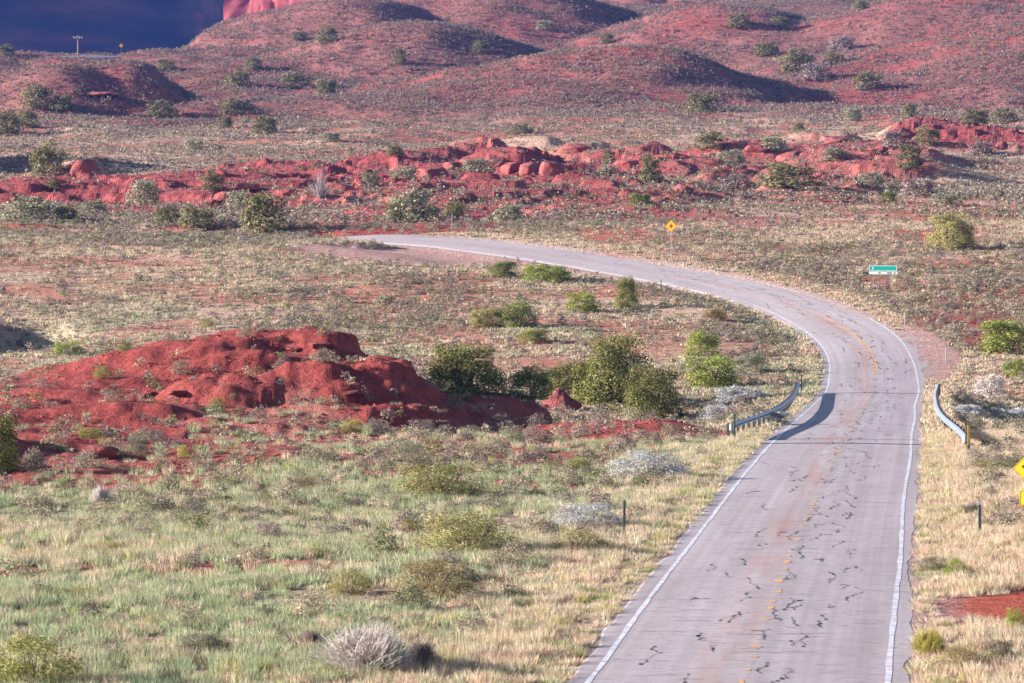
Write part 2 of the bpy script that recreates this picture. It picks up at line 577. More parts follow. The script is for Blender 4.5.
def road_mat():
    m, nt, bs = new_mat('old_chipseal')
    uv = nd(nt, 'ShaderNodeUVMap', uv_map='st')
    sep = nd(nt, 'ShaderNodeSeparateXYZ')
    nt.links.new(uv.outputs['UV'], sep.inputs[0])

    def scaled(x, y):
        mp = nd(nt, 'ShaderNodeMapping')
        mp.inputs['Scale'].default_value = (x, y, 1)
        nt.links.new(uv.outputs['UV'], mp.inputs['Vector'])
        return mp.outputs['Vector']
    big = noise_node(nt, 1, 4, 0.6, scaled(0.45, 0.05))
    c = ramp(nt, big.outputs['Fac'], [(0.3, (0.345, 0.285, 0.285)), (0.55, (0.395, 0.332, 0.335)), (0.75, (0.425, 0.362, 0.372))])
    # red dust down the middle
    mr = nd(nt, 'ShaderNodeMath', operation='ADD')
    mr.inputs[1].default_value = 0.55
    nt.links.new(sep.outputs['X'], mr.inputs[0])
    ab = nd(nt, 'ShaderNodeMath', operation='ABSOLUTE')
    nt.links.new(mr.outputs[0], ab.inputs[0])
    rp = ramp(nt, ab.outputs[0], [(0.0, 1.0), (0.9, 0.0)])
    st = noise_node(nt, 1, 5, 0.6, scaled(1.2, 0.08))
    stf = ramp(nt, st.outputs['Fac'], [(0.38, 0.0), (0.62, 0.6)])
    f = mixc(nt, 1.0, rp, stf, 'MULTIPLY')
    c = mixc(nt, f, c, (0.40, 0.20, 0.155))
    # longitudinal wear
    ln = noise_node(nt, 1, 3, 0.6, scaled(2.6, 0.012))
    lf = ramp(nt, ln.outputs['Fac'], [(0.35, (0.9, 0.89, 0.9)), (0.65, (1.06, 1.06, 1.07))])
    c = mixc(nt, 1.0, c, lf, 'MULTIPLY')
    # fine cross cracks
    cr = noise_node(nt, 1, 4, 0.7, scaled(0.16, 0.9))
    cf = ramp(nt, cr.outputs['Fac'], [(0.0, 1.03), (0.39, 1.0), (0.405, 0.66), (0.42, 1.0), (0.48, 1.0), (0.495, 0.6), (0.51, 1.0), (0.58, 1.0), (0.592, 0.66), (0.604, 1.0)])
    c = mixc(nt, 1.0, c, cf, 'MULTIPLY')
    # grey patches of bitumen
    pt = noise_node(nt, 1, 4, 0.55, scaled(0.5, 0.11))
    pf = ramp(nt, pt.outputs['Fac'], [(0.66, 0.0), (0.74, 0.55)])
    c = mixc(nt, pf, c, (0.22, 0.19, 0.21))
    gr = noise_node(nt, 14, 3, 0.7, uv.outputs['UV'])
    gf = ramp(nt, gr.outputs['Fac'], [(0.3, (0.88, 0.88, 0.88)), (0.7, (1.1, 1.1, 1.1))])
    c = mixc(nt, 1.0, c, gf, 'MULTIPLY')
    nt.links.new(c, bs.inputs['Base Color'])
    bs.inputs['Roughness'].default_value = 0.9
    return m


M['road'] = road_mat()

# ------------------------------------------------------------------ ground sheet
def soil_colour(X, Y):
    redc = np.array([0.31, 0.068, 0.058])
    rockc = np.array([0.315, 0.078, 0.074])
    tan = np.array([0.52, 0.335, 0.25])
    mauve = np.array([0.285, 0.117, 0.10])
    green = np.array([0.22, 0.22, 0.12])
    n = fbm(X, Y, 9, 4, 41)
    n2 = fbm(X, Y, 45, 3, 42)
    c = np.empty((len(X), 3))
    c[:] = tan
    # plain: patchy red showing through
    pr = np.clip(sstep(-0.12, 0.25, n + 0.5 * n2) * sstep(285, 330, Y), 0, 1)[:, None]
    c = c * (1 - 0.75 * pr) + np.array([0.44, 0.15, 0.105]) * 0.75 * pr
    gp = (0.55 * sstep(0.05, 0.45, fbm(X, Y * 0.7, 22, 3, 54)) * sstep(215, 250, Y) * sstep(430, 380, Y))[:, None]
    c = c * (1 - gp) + np.array([0.36, 0.34, 0.22]) * gp
    # right side of the road is redder
    rt = (sstep(6, 14, road_t(X, Y)) * sstep(150, 320, Y) * sstep(640, 460, Y) * sstep(-0.35, 0.25, n))[:, None]
    c = c * (1 - 0.85 * rt) + np.array([0.40, 0.125, 0.085]) * 0.85 * rt
    # hills
    hl = (sstep(850, 1010, Y + 60 * n2))[:, None]
    hv = sstep(-0.2, 0.5, n2 + 0.5 * n)[:, None]
    hill = mauve * (1 - hv) + np.array([0.325, 0.085, 0.074]) * hv
    c = c * (1 - hl) + hill * hl
    g = (sstep(190, 165, Y) * (1 - hl[:, 0]) * 0.6 * sstep(-4, -14, road_t(X, Y)) * sstep(-0.4, 0.2, n))[:, None]
    c = c * (1 - g) + green * g
    r = redness(X, Y)[:, None]
    rc = np.where((Y > 470)[:, None], rockc, redc)
    c = c * (1 - r) + rc * r
    a, b, d = drive(X, Y)
    a = np.clip(a, 0, 1)[:, None]
    c = c * (1 - a) + np.array([0.42, 0.10, 0.065]) * a
    b = np.clip(np.maximum(b, d), 0, 1)[:, None] * 0.9
    c = c * (1 - b) + np.array([0.43, 0.25, 0.22]) * b
    t = np.abs(road_t(X, Y))
    k = (sstep(5.6, 4.4, t + 0.8 * n) * 0.6)[:, None]
    c = c * (1 - k) + np.array([0.36, 0.28, 0.27]) * k
    return c


def build_ground():
    D = [-30.0]
    while D[-1] < 6000:
        d = D[-1]
        D.append(d + max(0.30, abs(d) * 0.0030) if d > 75 else d + 2.0)
    D = np.array(D)
    ncol = 760
    u = np.linspace(-0.175, 0.165, ncol)
    X = u[None, :] * (D[:, None] * 1.0 + 80)
    Y = np.repeat(D[:, None], ncol, 1)
    Z = height(X, Y)
    V = np.stack([X, Y, Z], -1).reshape(-1, 3)
    nr = len(D)
    i = np.arange(nr - 1)[:, None] * ncol + np.arange(ncol - 1)[None, :]
    i = i.ravel()
    Fq = np.stack([i, i + 1, i + ncol + 1, i + ncol], -1)
    c = soil_colour(V[:, 0].copy(), V[:, 1].copy())
    me = np_mesh('ground', V, Fq, M['ground'], c, True)
    rf = redness(V[:, 0].copy(), V[:, 1].copy())[Fq[:, 0]]
    me.polygons.foreach_set('use_smooth', ~((rf > 0.45) & (V[Fq[:, 0], 1] > 470)))
    o = obj('ground', me)
    tag(o, 'red and tan desert ground rising from the valley floor into bare hills', 'ground', kind='structure')


build_ground()

# ------------------------------------------------------------------ road
def road_pt(Y, t, dz=0.0):
    s = float(np.interp(Y, _rg, _rs))
    L = math.sqrt(1 + s * s)
    return (float(road_x(Y)) + t / L, Y - t * s / L, float(road_z(np.array([Y]))[0]) + dz + t * float(bank(Y)))


Ys = np.concatenate([np.arange(-28, 300, 2.0), np.arange(300, 474, 1.0)])
_sl = np.concatenate([[0], np.cumsum(np.hypot(np.diff(Ys), np.diff(road_x(Ys))))])


def strip(name, mat, parent, tl, tr, dz, y0, y1, jit=0.0, n=5, skirt=0.0, step=None, seed=1):
    rs = np.random.default_rng(seed)
    ys = Ys[(Ys >= y0) & (Ys <= y1)] if step is None else np.arange(y0, y1 + 1e-6, step)
    V, Fq, uv = [], [], []
    for k, y in enumerate(ys):
        a = tl(y) if callable(tl) else tl
        b = tr(y) if callable(tr) else tr
        a += rs.normal(0, jit)
        b += rs.normal(0, jit)
        ts = list(np.linspace(a, b, n))
        row = [(t, 0.0) for t in ts]
        if skirt: row = [(a - 0.45, -skirt)] + row + [(b + 0.45, -skirt)]
        for t, z in row:
            V.append(road_pt(y, t, dz + z - (0.0 if z else 0.012 * abs(t))))
            uv.append((t, float(np.interp(y, Ys, _sl))))
    m = n + (2 if skirt else 0)
    for k in range(len(ys) - 1):
        for j in range(m - 1):
            q = k * m + j
            Fq.append((q, q + 1, q + m + 1, q + m))
    me = np_mesh(name, V, Fq, mat)
    ul = me.uv_layers.new(name='st')
    uvs = np.array(uv, np.float32)[np.array(Fq).ravel()]
    ul.data.foreach_set('uv', uvs.ravel())
    return obj(name, me, parent)


def right_edge(y):
    return 3.92 + float(fbm(np.array([y]), np.array([3.3]), 5.0, 4, 90)[0]) * (0.7 if 295 < y < 375 else 0.32) + (0.3 if 295 < y < 375 else 0)


def left_edge(y):
    return -3.92 + float(fbm(np.array([y]), np.array([8.3]), 4.0, 4, 91)[0]) * 0.2


road = strip('road', M['road'], None, left_edge, right_edge, 0.0, -28, 473, 0.0, 9, 0.16, step=1.0)
tag(road, 'pale grey cracked two lane road curving away through the desert', 'road', kind='structure')
strip('edge_line', M['whiteline'], road, -3.54, -3.40, 0.006, -28, 384, 0.012, 2, step=1.5, seed=2)
strip('edge_line', M['whiteline'], road, lambda y: 3.38 + 0.04 * math.sin(y * 0.11), lambda y: 3.52 + 0.04 * math.sin(y * 0.11), 0.006, -28, 404, 0.012, 2, step=1.5, seed=3)
strip('centre_line', M['yellowline'], road, -0.02, 0.10, 0.006, 318, 372, 0.02, 2, step=1.0)
strip('centre_line', M['yellowline'], road, 0.24, 0.36, 0.006, 318, 368, 0.02, 2, step=1.0)


def blobs(name, mat, spots, dz, parent):
    V, Ft = [], []
    rs = np.random.default_rng(12)
    for (y, t, wt, ly) in spots:
        o = len(V)
        n = 7
        ph = rs.random() * 6
        V.append(road_pt(y, t, dz - 0.012 * abs(t)))
        for k in range(n):
            a = 2 * math.pi * k / n + ph
            r = rs.uniform(0.55, 1.15)
            tt = t + math.cos(a) * wt * r
            V.append(road_pt(y + math.sin(a) * ly * r, tt, dz - 0.012 * abs(tt)))
        for k in range(n):
            Ft.append((o, o + 1 + k, o + 1 + (k + 1) % n))
    return obj(name, np_mesh(name, V, Ft, mat), parent)


# yellow remains along the middle
sp = []
y = 92.0
while y < 320:
    if random.random() < 0.8:
        sp.append((y, random.gauss(0.02, 0.06), random.uniform(0.07, 0.17), random.uniform(0.25, 0.75)))
    y += random.uniform(1.6, 4.2)
tag(blobs('worn_centre_line', M['yellowline'], sp, 0.006, road), kind='stuff')
# tar filled cracks: jagged runs along the wheel tracks and now and then across, with plugs where they widen
def cracks(name, mat, paths, dz, parent):
    V, Fq = [], []
    for pts in paths:
        o = len(V)
        for i, (y, t, w) in enumerate(pts):
            y2, t2, _ = pts[min(i + 1, len(pts) - 1)]
            y1, t1, _ = pts[max(i - 1, 0)]
            dx, dy = t2 - t1, y2 - y1
            L = math.hypot(dx, dy) + 1e-6
            nx, ny = -dy / L * w, dx / L * w * 3.0
            V.append(road_pt(y + ny, t + nx, dz - 0.012 * abs(t + nx)))
            V.append(road_pt(y - ny, t - nx, dz - 0.012 * abs(t - nx)))
        for i in range(len(pts) - 1):
            Fq.append((o + 2 * i, o + 2 * i + 1, o + 2 * i + 3, o + 2 * i + 2))
    return obj(name, np_mesh(name, V, np.array(Fq), mat), parent)


paths, sp = [], []
for track, prob in ((-1.5, .5), (-0.75, .5), (0.05, 1), (0.5, .6), (0.95, .85), (1.6, .85), (2.4, .35), (-2.5, .25)):
    y = 86.0
    while y < 425:
        if random.random() < prob * (0.9 if y < 240 else 0.65):
            tt = track + random.gauss(0, 0.25)
            dr = random.choice((-1, 1)) * random.uniform(0.0, 0.11)
            run = []
            for k in range(random.randint(4, 13)):
                gap = random.random() < 0.22
                wd = 0.004 if gap else random.choice((0.004, 0.006, 0.009, 0.013))
                run.append((y, tt, wd))
                if random.random() < 0.5:
                    sp.append((y, tt, random.uniform(0.015, 0.048), random.uniform(0.07, 0.26) * (1 if y < 200 else 1.7)))
                y += random.uniform(0.15, 0.55)
                tt += dr * random.uniform(0.1, 1.0) + random.gauss(0, 0.07)
                if random.random() < 0.2: dr = -dr
            paths.append(run)
            if random.random() < 0.4:
                i = random.randrange(len(run))
                yb, tb, _ = run[i]
                br = [(yb, tb, 0.015)]
                for k in range(random.randint(2, 5)):
                    yb += random.uniform(-0.15, 0.3)
                    tb += random.choice((-1, 1)) * random.uniform(0.06, 0.22)
                    br.append((yb, tb, random.uniform(0.006, 0.02)))
                paths.append(br)
        y += random.uniform(1.0, 6.0)
for k in range(240):
    y = 86 + 330 * random.random() ** 1.2
    tt = random.uniform(-3.4, 2.8)
    run = []
    for j in range(random.randint(3, 12)):
        run.append((y, tt, random.uniform(0.002, 0.008)))
        tt += random.uniform(0.08, 0.25)
        y += random.gauss(0, 0.07)
    paths.append(run)
tag(cracks('crack', M['tar'], paths, 0.009, road), kind='stuff')
tag(blobs('tar_patch', M['tar'], sp, 0.013, road), kind='stuff')
# bridge joints
for yj, w in ((198.5, 0.55), (204.5, 0.22), (297.0, 0.4)):
    strip('expansion_joint', M['tar'], road, -4.1, 4.05, 0.012, yj, yj + w, 0, 3, step=w / 2)


# ------------------------------------------------------------------ plant templates (unit width and height)
def tri_leaves(P_, N_, size, rs, asp=1.0):
    n = len(P_)
    r = rs.normal(size=(n, 3))
    N_ = N_ + 0.75 * rs.normal(size=(n, 3)) * 0.6
    N_ /= np.linalg.norm(N_, axis=1, keepdims=True)
    U = np.cross(N_, r)
    U /= np.linalg.norm(U, axis=1, keepdims=True) + 1e-9
    Vv = np.cross(N_, U)
    s = size * rs.uniform(0.6, 1.4, (n, 1))
    a = P_ + U * s * asp
    b = P_ - U * s * 0.5 * asp + Vv * s * 0.85
    c = P_ - U * s * 0.5 * asp - Vv * s * 0.85
    V = np.stack([a, b, c], 1).reshape(-1, 3)
    Fq = np.arange(3 * n).reshape(-1, 3)
    return V, Fq


def crown(seed, lobes, n, leaf, spread=0.36, lobe_r=(0.14, 0.24), low=0.05, jitc=0.25, conic=0.0, fill=0.0):
    rs = np.random.default_rng(seed)
    C, R, cc = [], [], []
    for k in range(lobes):
        a = rs.uniform(0, 2 * math.pi)
        h = low + (1 - low) * rs.random() ** 1.15 * 0.8
        rad = spread * math.sqrt(rs.random()) * math.sqrt(max(0.06, 1 - (h * (0.85 + conic)) ** 2))
        C.append((rad * math.cos(a), rad * math.sin(a), h))
        R.append(rs.uniform(*lobe_r))
        cc.append(1 + rs.normal(0, jitc * 0.6))
    C, R, cc = np.array(C), np.array(R), np.array(cc)
    w = R ** 2
    k = rs.choice(lobes, n, p=w / w.sum())
    d = rs.normal(size=(n, 3))
    d[:, 2] = d[:, 2] * 0.9 + 0.15
    d /= np.linalg.norm(d, axis=1, keepdims=True)
    rr = R[k] * rs.uniform(0.5, 1.08, n)
    P_ = C[k] + d * rr[:, None]
    if fill:
        m = rs.random(n) < fill
        q = rs.normal(size=(n, 3))
        q /= np.linalg.norm(q, axis=1, keepdims=True)
        q[:, 2] = np.abs(q[:, 2])
        az = np.arctan2(q[:, 1], q[:, 0])
        bump = 1 + 0.13 * np.sin(5 * az + seed) * (1 - q[:, 2]) + 0.10 * np.sin(7 * q[:, 2] + 3 * az)
        q = q * (rs.uniform(0.72, 1.0, n) * bump)[:, None] * (spread + 0.06, spread + 0.06, 0.86)
        P_[m] = q[m]
        d[m] = q[m] / np.linalg.norm(q[m], axis=1, keepdims=True)
    P_[:, 2] = np.where(P_[:, 2] < 0.0, rs.random(n) * 0.15, P_[:, 2])
    P_[:, 2] /= max(1e-6, np.percentile(P_[:, 2], 99.5))
    P_[:, :2] *= 0.5 / np.percentile(np.abs(P_[:, :2]), 97)
    V, Fq = tri_leaves(P_, d, leaf, rs)
    c = np.clip(cc[k][:, None] * (1 + rs.normal(0, jitc, (n, 1))), 0.35, 1.9)
    c = np.repeat(c * np.ones((1, 3)) * (1 + rs.normal(0, 0.03, (n, 3))), 3, 0)
    return V, Fq, c


def twiggy(seed, n, leaf_w, short=True):
    """a dome of fine bare stems, most of them short twigs near the outside"""
    rs = np.random.default_rng(seed)
    lob = rs.uniform(0, 2 * math.pi, 7)
    a = rs.uniform(0, 2 * math.pi, n)
    e = rs.uniform(0, 1, n) ** 0.6
    rl = 1 + 0.16 * np.sin(3 * a + lob[0]) + 0.10 * np.sin(7 * a + lob[1] + 4 * e)
    L = rs.uniform(0.72, 1.05, n) * rl
    tip = np.stack([np.cos(a) * 0.5 * e, np.sin(a) * 0.5 * e, np.sqrt(np.maximum(0.03, 1 - 0.9 * e ** 2))], 1) * L[:, None]
    st = rs.uniform(0.35, 0.9, (n, 1)) if short else rs.uniform(0, 0.4, (n, 1))
    b = tip * st + rs.normal(0, 0.05 if short else 0.02, (n, 3))
    b[:, 2] = np.maximum(b[:, 2], 0)
    side = rs.normal(size=(n, 3))
    side /= np.linalg.norm(side, axis=1, keepdims=True)
    side *= leaf_w * rs.uniform(0.6, 1.4, (n, 1))
    V = np.stack([b - side, b + side, tip + side * .5, tip - side * .5], 1).reshape(-1, 3)
    Fq = np.arange(4 * n).reshape(-1, 4)
    Fq = np.concatenate([Fq[:, [0, 1, 2]], Fq[:, [0, 2, 3]]])
    c = np.repeat(np.clip(1 + rs.normal(0, 0.25, (n, 1)), 0.4, 1.8) * np.ones((1, 3)), 4, 0)
    return V, Fq, c


def tuft(seed, n, bw, rad=0.5, lean=0.35):
    rs = np.random.default_rng(seed)
    a = rs.uniform(0, 2 * math.pi, n)
    r = rad * np.sqrt(rs.random(n)) * 0.7
    b = np.stack([np.cos(a) * r, np.sin(a) * r, np.zeros(n)], 1)
    L = rs.uniform(0.45, 1.0, n)
    ln = lean * rs.random(n)
    tip = b + np.stack([np.cos(a) * ln + rs.normal(0, .08, n), np.sin(a) * ln + rs.normal(0, .08, n), L], 1)
    th = rs.uniform(0, math.pi, n)
    side = np.stack([np.cos(th), np.sin(th), 0 * th], 1) * bw * rs.uniform(0.6, 1.4, (n, 1))
    V = np.stack([b - side, b + side, tip], 1).reshape(-1, 3)
    Fq = np.arange(3 * n).reshape(-1, 3)
    c = np.clip(1 + rs.normal(0, 0.18, (n, 1)), 0.5, 1.6) * np.ones((1, 3))
    c = np.repeat(c, 3, 0)
    return V, Fq, c


def merge(name, tpls, which, pos, sx, sz, rot, colr, mat):
    VV, FF, CC = [], [], []
    o = 0
    for k, (V, Fq, c) in enumerate(tpls):
        m = np.nonzero(which == k)[0]
        if not len(m): continue
        n = len(m)
        cs, sn = np.cos(rot[m])[:, None], np.sin(rot[m])[:, None]
        x = (V[None, :, 0] * cs - V[None, :, 1] * sn) * sx[m][:, None] + pos[m, 0][:, None]
        y = (V[None, :, 0] * sn + V[None, :, 1] * cs) * sx[m][:, None] + pos[m, 1][:, None]
        z = V[None, :, 2] * sz[m][:, None] + pos[m, 2][:, None]
        VV.append(np.stack([x, y, z], -1).reshape(-1, 3).astype(np.float32))
        FF.append((Fq[None] + (np.arange(n) * len(V))[:, None, None]).reshape(-1, 3) + o)
        CC.append((c[None] * colr[m][:, None, :]).reshape(-1, 3).astype(np.float32))
        o += n * len(V)
    me = np_mesh(name, np.concatenate(VV), np.concatenate(FF), mat, np.concatenate(CC))
    return obj(name, me)


SUN_EL, SUN_AZ = math.radians(16), math.radians(-2)   # azimuth: a little behind square left

# ------------------------------------------------------------------ scattered low growth
def scatter(n, d0, d1, rs, umax=0.15, power=1.0):
    """even over the ground between two distances, inside a fan a little wider than the view"""
    D = np.sqrt(rs.uniform(d0 ** 2, d1 ** 2, n)) if power == 1.0 else d0 + (d1 - d0) * rs.random(n) ** power
    X = rs.uniform(-umax, umax, n) * D
    return X, D


def keep_visible(X, Y, z, margin=40):
    px, py = project(X, Y, z)
    return (px > -margin) & (px < W + margin) & (py > -margin) & (py < H_ + margin + 40)


C_ = lambda *a: np.array(a, float)
STRAW, PEACH, GREYGREEN, SAGE, MAUVE, OLIVE, PALE = C_(.58, .475, .33), C_(.57, .40, .28), C_(.35, .375, .215), C_(.285, .24, .17), C_(.255, .195, .165), C_(.20, .18, .075), C_(.55, .47, .38)


def pick(cols, weights, rs, n):
    """weights: (n,k)"""
    w = weights / weights.sum(1, keepdims=True)
    k = (w.cumsum(1) < rs.random((n, 1))).sum(1)
    k = np.minimum(k, len(cols) - 1)
    return np.array(cols)[k] * rs.uniform(0.82, 1.18, (n, 1)) * (1 + rs.normal(0, 0.02, (n, 3))), k


def dens_mask(X, Y):
    """how much grows here: none on road, tracks and bare red rock"""
    t = np.abs(road_t(X, Y))
    r = redness(X, Y)
    a, b, c = drive(X, Y)
    d = (t > 4.1) * (1 - 0.99 * np.minimum(1, r * 1.06)) * (1 - np.clip(a + b + c, 0, 1))
    return d


# foreground and verge grass
rs = np.random.default_rng(101)
X, Y = scatter(60000, 84, 215, rs)
tt = road_t(X, Y)
n9 = fbm(X, Y, 6, 3, 51)
dm = dens_mask(X, Y)
pr = dm * (0.72 + 0.95 * n9) * np.where(Y < 168, 1.0, 0.55)
verge = sstep(11, 5, np.abs(tt))
pr = np.maximum(pr, 0.85 * verge * (np.abs(tt) > 4.1) * (dm > 0.2))
k = rs.random(len(X)) < pr
X, Y, tt, n9, verge = X[k], Y[k], tt[k], n9[k], verge[k]
Z = height(X, Y)
k = keep_visible(X, Y, Z)
X, Y, Z, tt, n9, verge = X[k], Y[k], Z[k], tt[k], n9[k], verge[k]
n = len(X)
gr = sstep(-0.5, 0.45, fbm(X, Y * 0.5, 11, 3, 52) + 0.15) * (tt < 0)
right = (tt > 0) * 1.0
wts = np.stack([0.50 + 1.6 * verge + 0.3 * right, 0.16 + 0.9 * verge * sstep(170, 120, Y) + 1.3 * right, 2.3 * gr * (1 - verge) + 0.08, 0.2 + 0 * X, 0.10 + 0.5 * verge * (np.abs(tt) < 5.4)], 1)
colr, kk = pick([STRAW, PEACH, GREYGREEN, SAGE, C_(.34, .33, .10)], wts, rs, n)
TUFTS = [tuft(s, 60, 0.022) for s in range(5)]
hgt = rs.uniform(0.18, 0.5, n) * (1 - 0.35 * (np.abs(tt) < 5.2)) * (0.8 + 0.5 * (n9 + 0.3).clip(0, 1))
wid = rs.uniform(0.35, 0.75, n)
g = merge('grass', TUFTS, rs.integers(0, 5, n), np.stack([X, Y, Z - 0.02], 1), wid, hgt, rs.uniform(0, 6.28, n), colr, M['leaf'])
tag(g, 'grey green and straw coloured grass covering the near ground and verges', 'grass', kind='stuff')

# grass of the middle plain
rs = np.random.default_rng(102)
X, Y = scatter(120000, 215, 480, rs)
tt = road_t(X, Y)
n9 = fbm(X, Y, 8, 3, 53)
bare = np.clip(sstep(-0.12, 0.25, fbm(X, Y, 9, 4, 41) + 0.5 * fbm(X, Y, 45, 3, 42)), 0, 1) * sstep(285, 330, Y)
pr = dens_mask(X, Y) * (0.5 + 0.8 * n9) * (1 - 0.85 * bare) * np.where((tt > 8) & (Y > 300), 0.85, 1.0)
pr = np.maximum(pr, 0.7 * sstep(10, 5, np.abs(tt)) * (dens_mask(X, Y) > 0.3))
k = rs.random(len(X)) < pr
X, Y, tt = X[k], Y[k], tt[k]
Z = height(X, Y)
k = keep_visible(X, Y, Z)
X, Y, Z, tt = X[k], Y[k], Z[k], tt[k]
n = len(X)
gr = sstep(-0.2, 0.5, fbm(X, Y, 18, 3, 54)) * sstep(400, 340, Y) * (tt < 0)
right = (tt > 0) * 1.0
wts = np.stack([1.0 + 0 * X, 0.35 + 0.5 * right, 1.6 * gr + 0.12, 0.3 + 0 * X], 1)
colr, kk = pick([STRAW, PEACH, GREYGREEN, SAGE], wts, rs, n)
TUFT2 = [tuft(s + 20, 16, 0.07) for s in range(4)]
g = merge('dry_grass', TUFT2, rs.integers(0, 4, n), np.stack([X, Y, Z - 0.02], 1), rs.uniform(0.5, 1.0, n), rs.uniform(0.18, 0.4, n), rs.uniform(0, 6.28, n), colr * 0.94, M['leaf'])
tag(g, 'straw coloured dry grass over the middle plain beyond the wash', 'grass', kind='stuff')

# sagebrush: positions everywhere; the largest in view become things, the rest one cover
rs = np.random.default_rng(103)
PX, PY, KIND = [], [], []
for (n0, d0, d1, dens) in ((900, 95, 135, 0.14), (4200, 135, 215, 0.5), (7000, 215, 300, 0.48), (38000, 300, 480, 0.5), (36000, 480, 620, 0.55), (80000, 620, 960, 0.55), (260000, 960, 1560, 0.85)):
    X, Y = scatter(n0, d0, d1, rs, 0.14)
    nn = fbm(X, Y, 12, 3, 61)
    r = redness(X, Y)
    t = np.abs(road_t(X, Y))
    a, b, c = drive(X, Y)
    veg = (1 - (0.62 if d0 < 480 else 0.6) * r)
    if d0 in (300, 480):      # clusters with gaps
        veg = veg * (0.35 + 1.5 * sstep(-0.25, 0.35, fbm(X, Y * 0.5, 28, 3, 63))) * np.where((road_t(X, Y) > 0) & (Y < 470), 0.6, 1.0)
    if d0 >= 960:      # bare red shoulders on the hills
        veg = veg * (1 - 0.45 * sstep(0.1, 0.45, fbm(X, Y, 60, 3, 62)))
    pr = dens * veg * (1 + 0.9 * nn) * (t > 6.0) * (1 - np.clip(a + b + c, 0, 1))
    k = rs.random(n0) < pr
    PX.append(X[k]); PY.append(Y[k])
X = np.concatenate(PX); Y = np.concatenate(PY)
Z = height(X, Y)
k = keep_visible(X, Y, Z, 25)
X, Y, Z = X[k], Y[k], Z[k]
n = len(X)
wid = rs.gamma(5.0, 0.15, n).clip(0.3, 1.5) * (0.78 + 0.16 * sstep(620, 1100, Y))
hgt = wid * rs.uniform(0.55, 0.85, n)
farf = sstep(480, 1000, Y)
palestrip = np.exp(-((Y - 835) / 55) ** 2)
wts = np.stack([1.0 + 0 * X, 0.85 + 0.6 * farf, 0.14 + 0 * X, 0.42 + 2.4 * palestrip, 0.15 + 0.2 * (Y < 480)], 1)
colr, kk = pick([SAGE, MAUVE, OLIVE, STRAW * 0.58, C_(.22, .22, .12)], wts, rs, n)
colr *= 1 - sstep(900, 1050, Y)[:, None] * np.array([0.08, 0.2, 0.14])
px, py = project(X, Y, Z)
size = wid / Y
inside = (px > 4) & (px < 1020) & (py > 8) & (py < 680)
order = np.argsort(-size * inside)
big = order[:300]
rest = np.ones(n, bool)
rest[big] = False
SAGE_NEAR = [crown(200 + s, 11, 1300, 0.034, 0.32, low=0.0, jitc=0.25, fill=0.6) for s in range(4)]
T_MID = [crown(210 + s, 7, 110, 0.09, low=0.0, jitc=0.2, fill=0.5) for s in range(4)]
T_FAR = [crown(220 + s, 4, 22, 0.19, low=0.0, jitc=0.3, fill=0.5) for s in range(4)]
for nm, m, T, lab in (('sagebrush_cover', rest & (Y < 480), T_MID, 'low grey sagebrush scattered over the middle plain'),
                      ('hill_sagebrush_cover', rest & (Y >= 480), T_FAR, 'tiny grey shrubs dotting the red rocks and far hills')):
    i = np.nonzero(m)[0]
    o = merge(nm, T, rs.integers(0, 4, len(i)), np.stack([X[i], Y[i], Z[i] - 0.04], 1), wid[i], hgt[i], rs.uniform(0, 6.28, len(i)), colr[i], M['leaf'])
    tag(o, lab, 'sagebrush', kind='stuff')
sage_me = [np_mesh('sagebrush', V, Fq, M['leaf'], c) for V, Fq, c in SAGE_NEAR]
KN = ['grey green', 'mauve grey', 'olive', 'straw coloured', 'dull green']
for q, i in enumerate(big):
    o = bpy.data.objects.new('sagebrush', sage_me[q % 4])
    COL.objects.link(o)
    o.location = (X[i], Y[i], Z[i] - 0.04)
    o.rotation_euler = (0, 0, rs.uniform(0, 6.28))
    o.scale = (wid[i], wid[i], hgt[i])
    o.color = (*colr[i], 1)
    tx = float(road_t(X[i:i + 1], Y[i:i + 1])[0])
    if tx > 0: where = 'right of the road'
    elif Y[i] < 172: where = 'in the near grass left of the road'
    elif redness(X[i:i + 1], Y[i:i + 1])[0] > 0.4: where = 'on bare red soil of the mound and its foot'
    else: where = 'around the wash left of the road'
    tag(o, f'small low {KN[kk[i]]} sagebrush {where}', 'sagebrush', f'{KN[kk[i]]} sagebrush {where}')

# ------------------------------------------------------------------ larger shrubs and trees
TPL = {}
TPL['juniper'] = [crown(300 + s, 54, 13000, 0.018, 0.36, (0.07, 0.14), 0.0, 0.3, fill=0.5) for s in range(3)]
TPL['loose'] = [crown(310 + s, 34, 6500, 0.022, 0.38, (0.08, 0.15), 0.0, 0.3, fill=0.3) for s in range(3)]
TPL['shrub'] = [crown(320 + s, 38, 9000, 0.0145, 0.38, (0.08, 0.16), 0.0, 0.3, fill=0.45) for s in range(3)]
TPL['far'] = [crown(330 + s, 18, 2000, 0.04, 0.35, (0.11, 0.2), 0.0, 0.3, fill=0.4) for s in range(4)]
TPL['twig'] = [twiggy(340 + s, 3600, 0.005) for s in range(2)]
TPL['dead'] = [twiggy(350 + s, 220, 0.008, False) for s in range(2)]
MES = {k: [np_mesh('foliage_' + k, V, Fq, M['leaf'], c) for V, Fq, c in v] for k, v in TPL.items()}


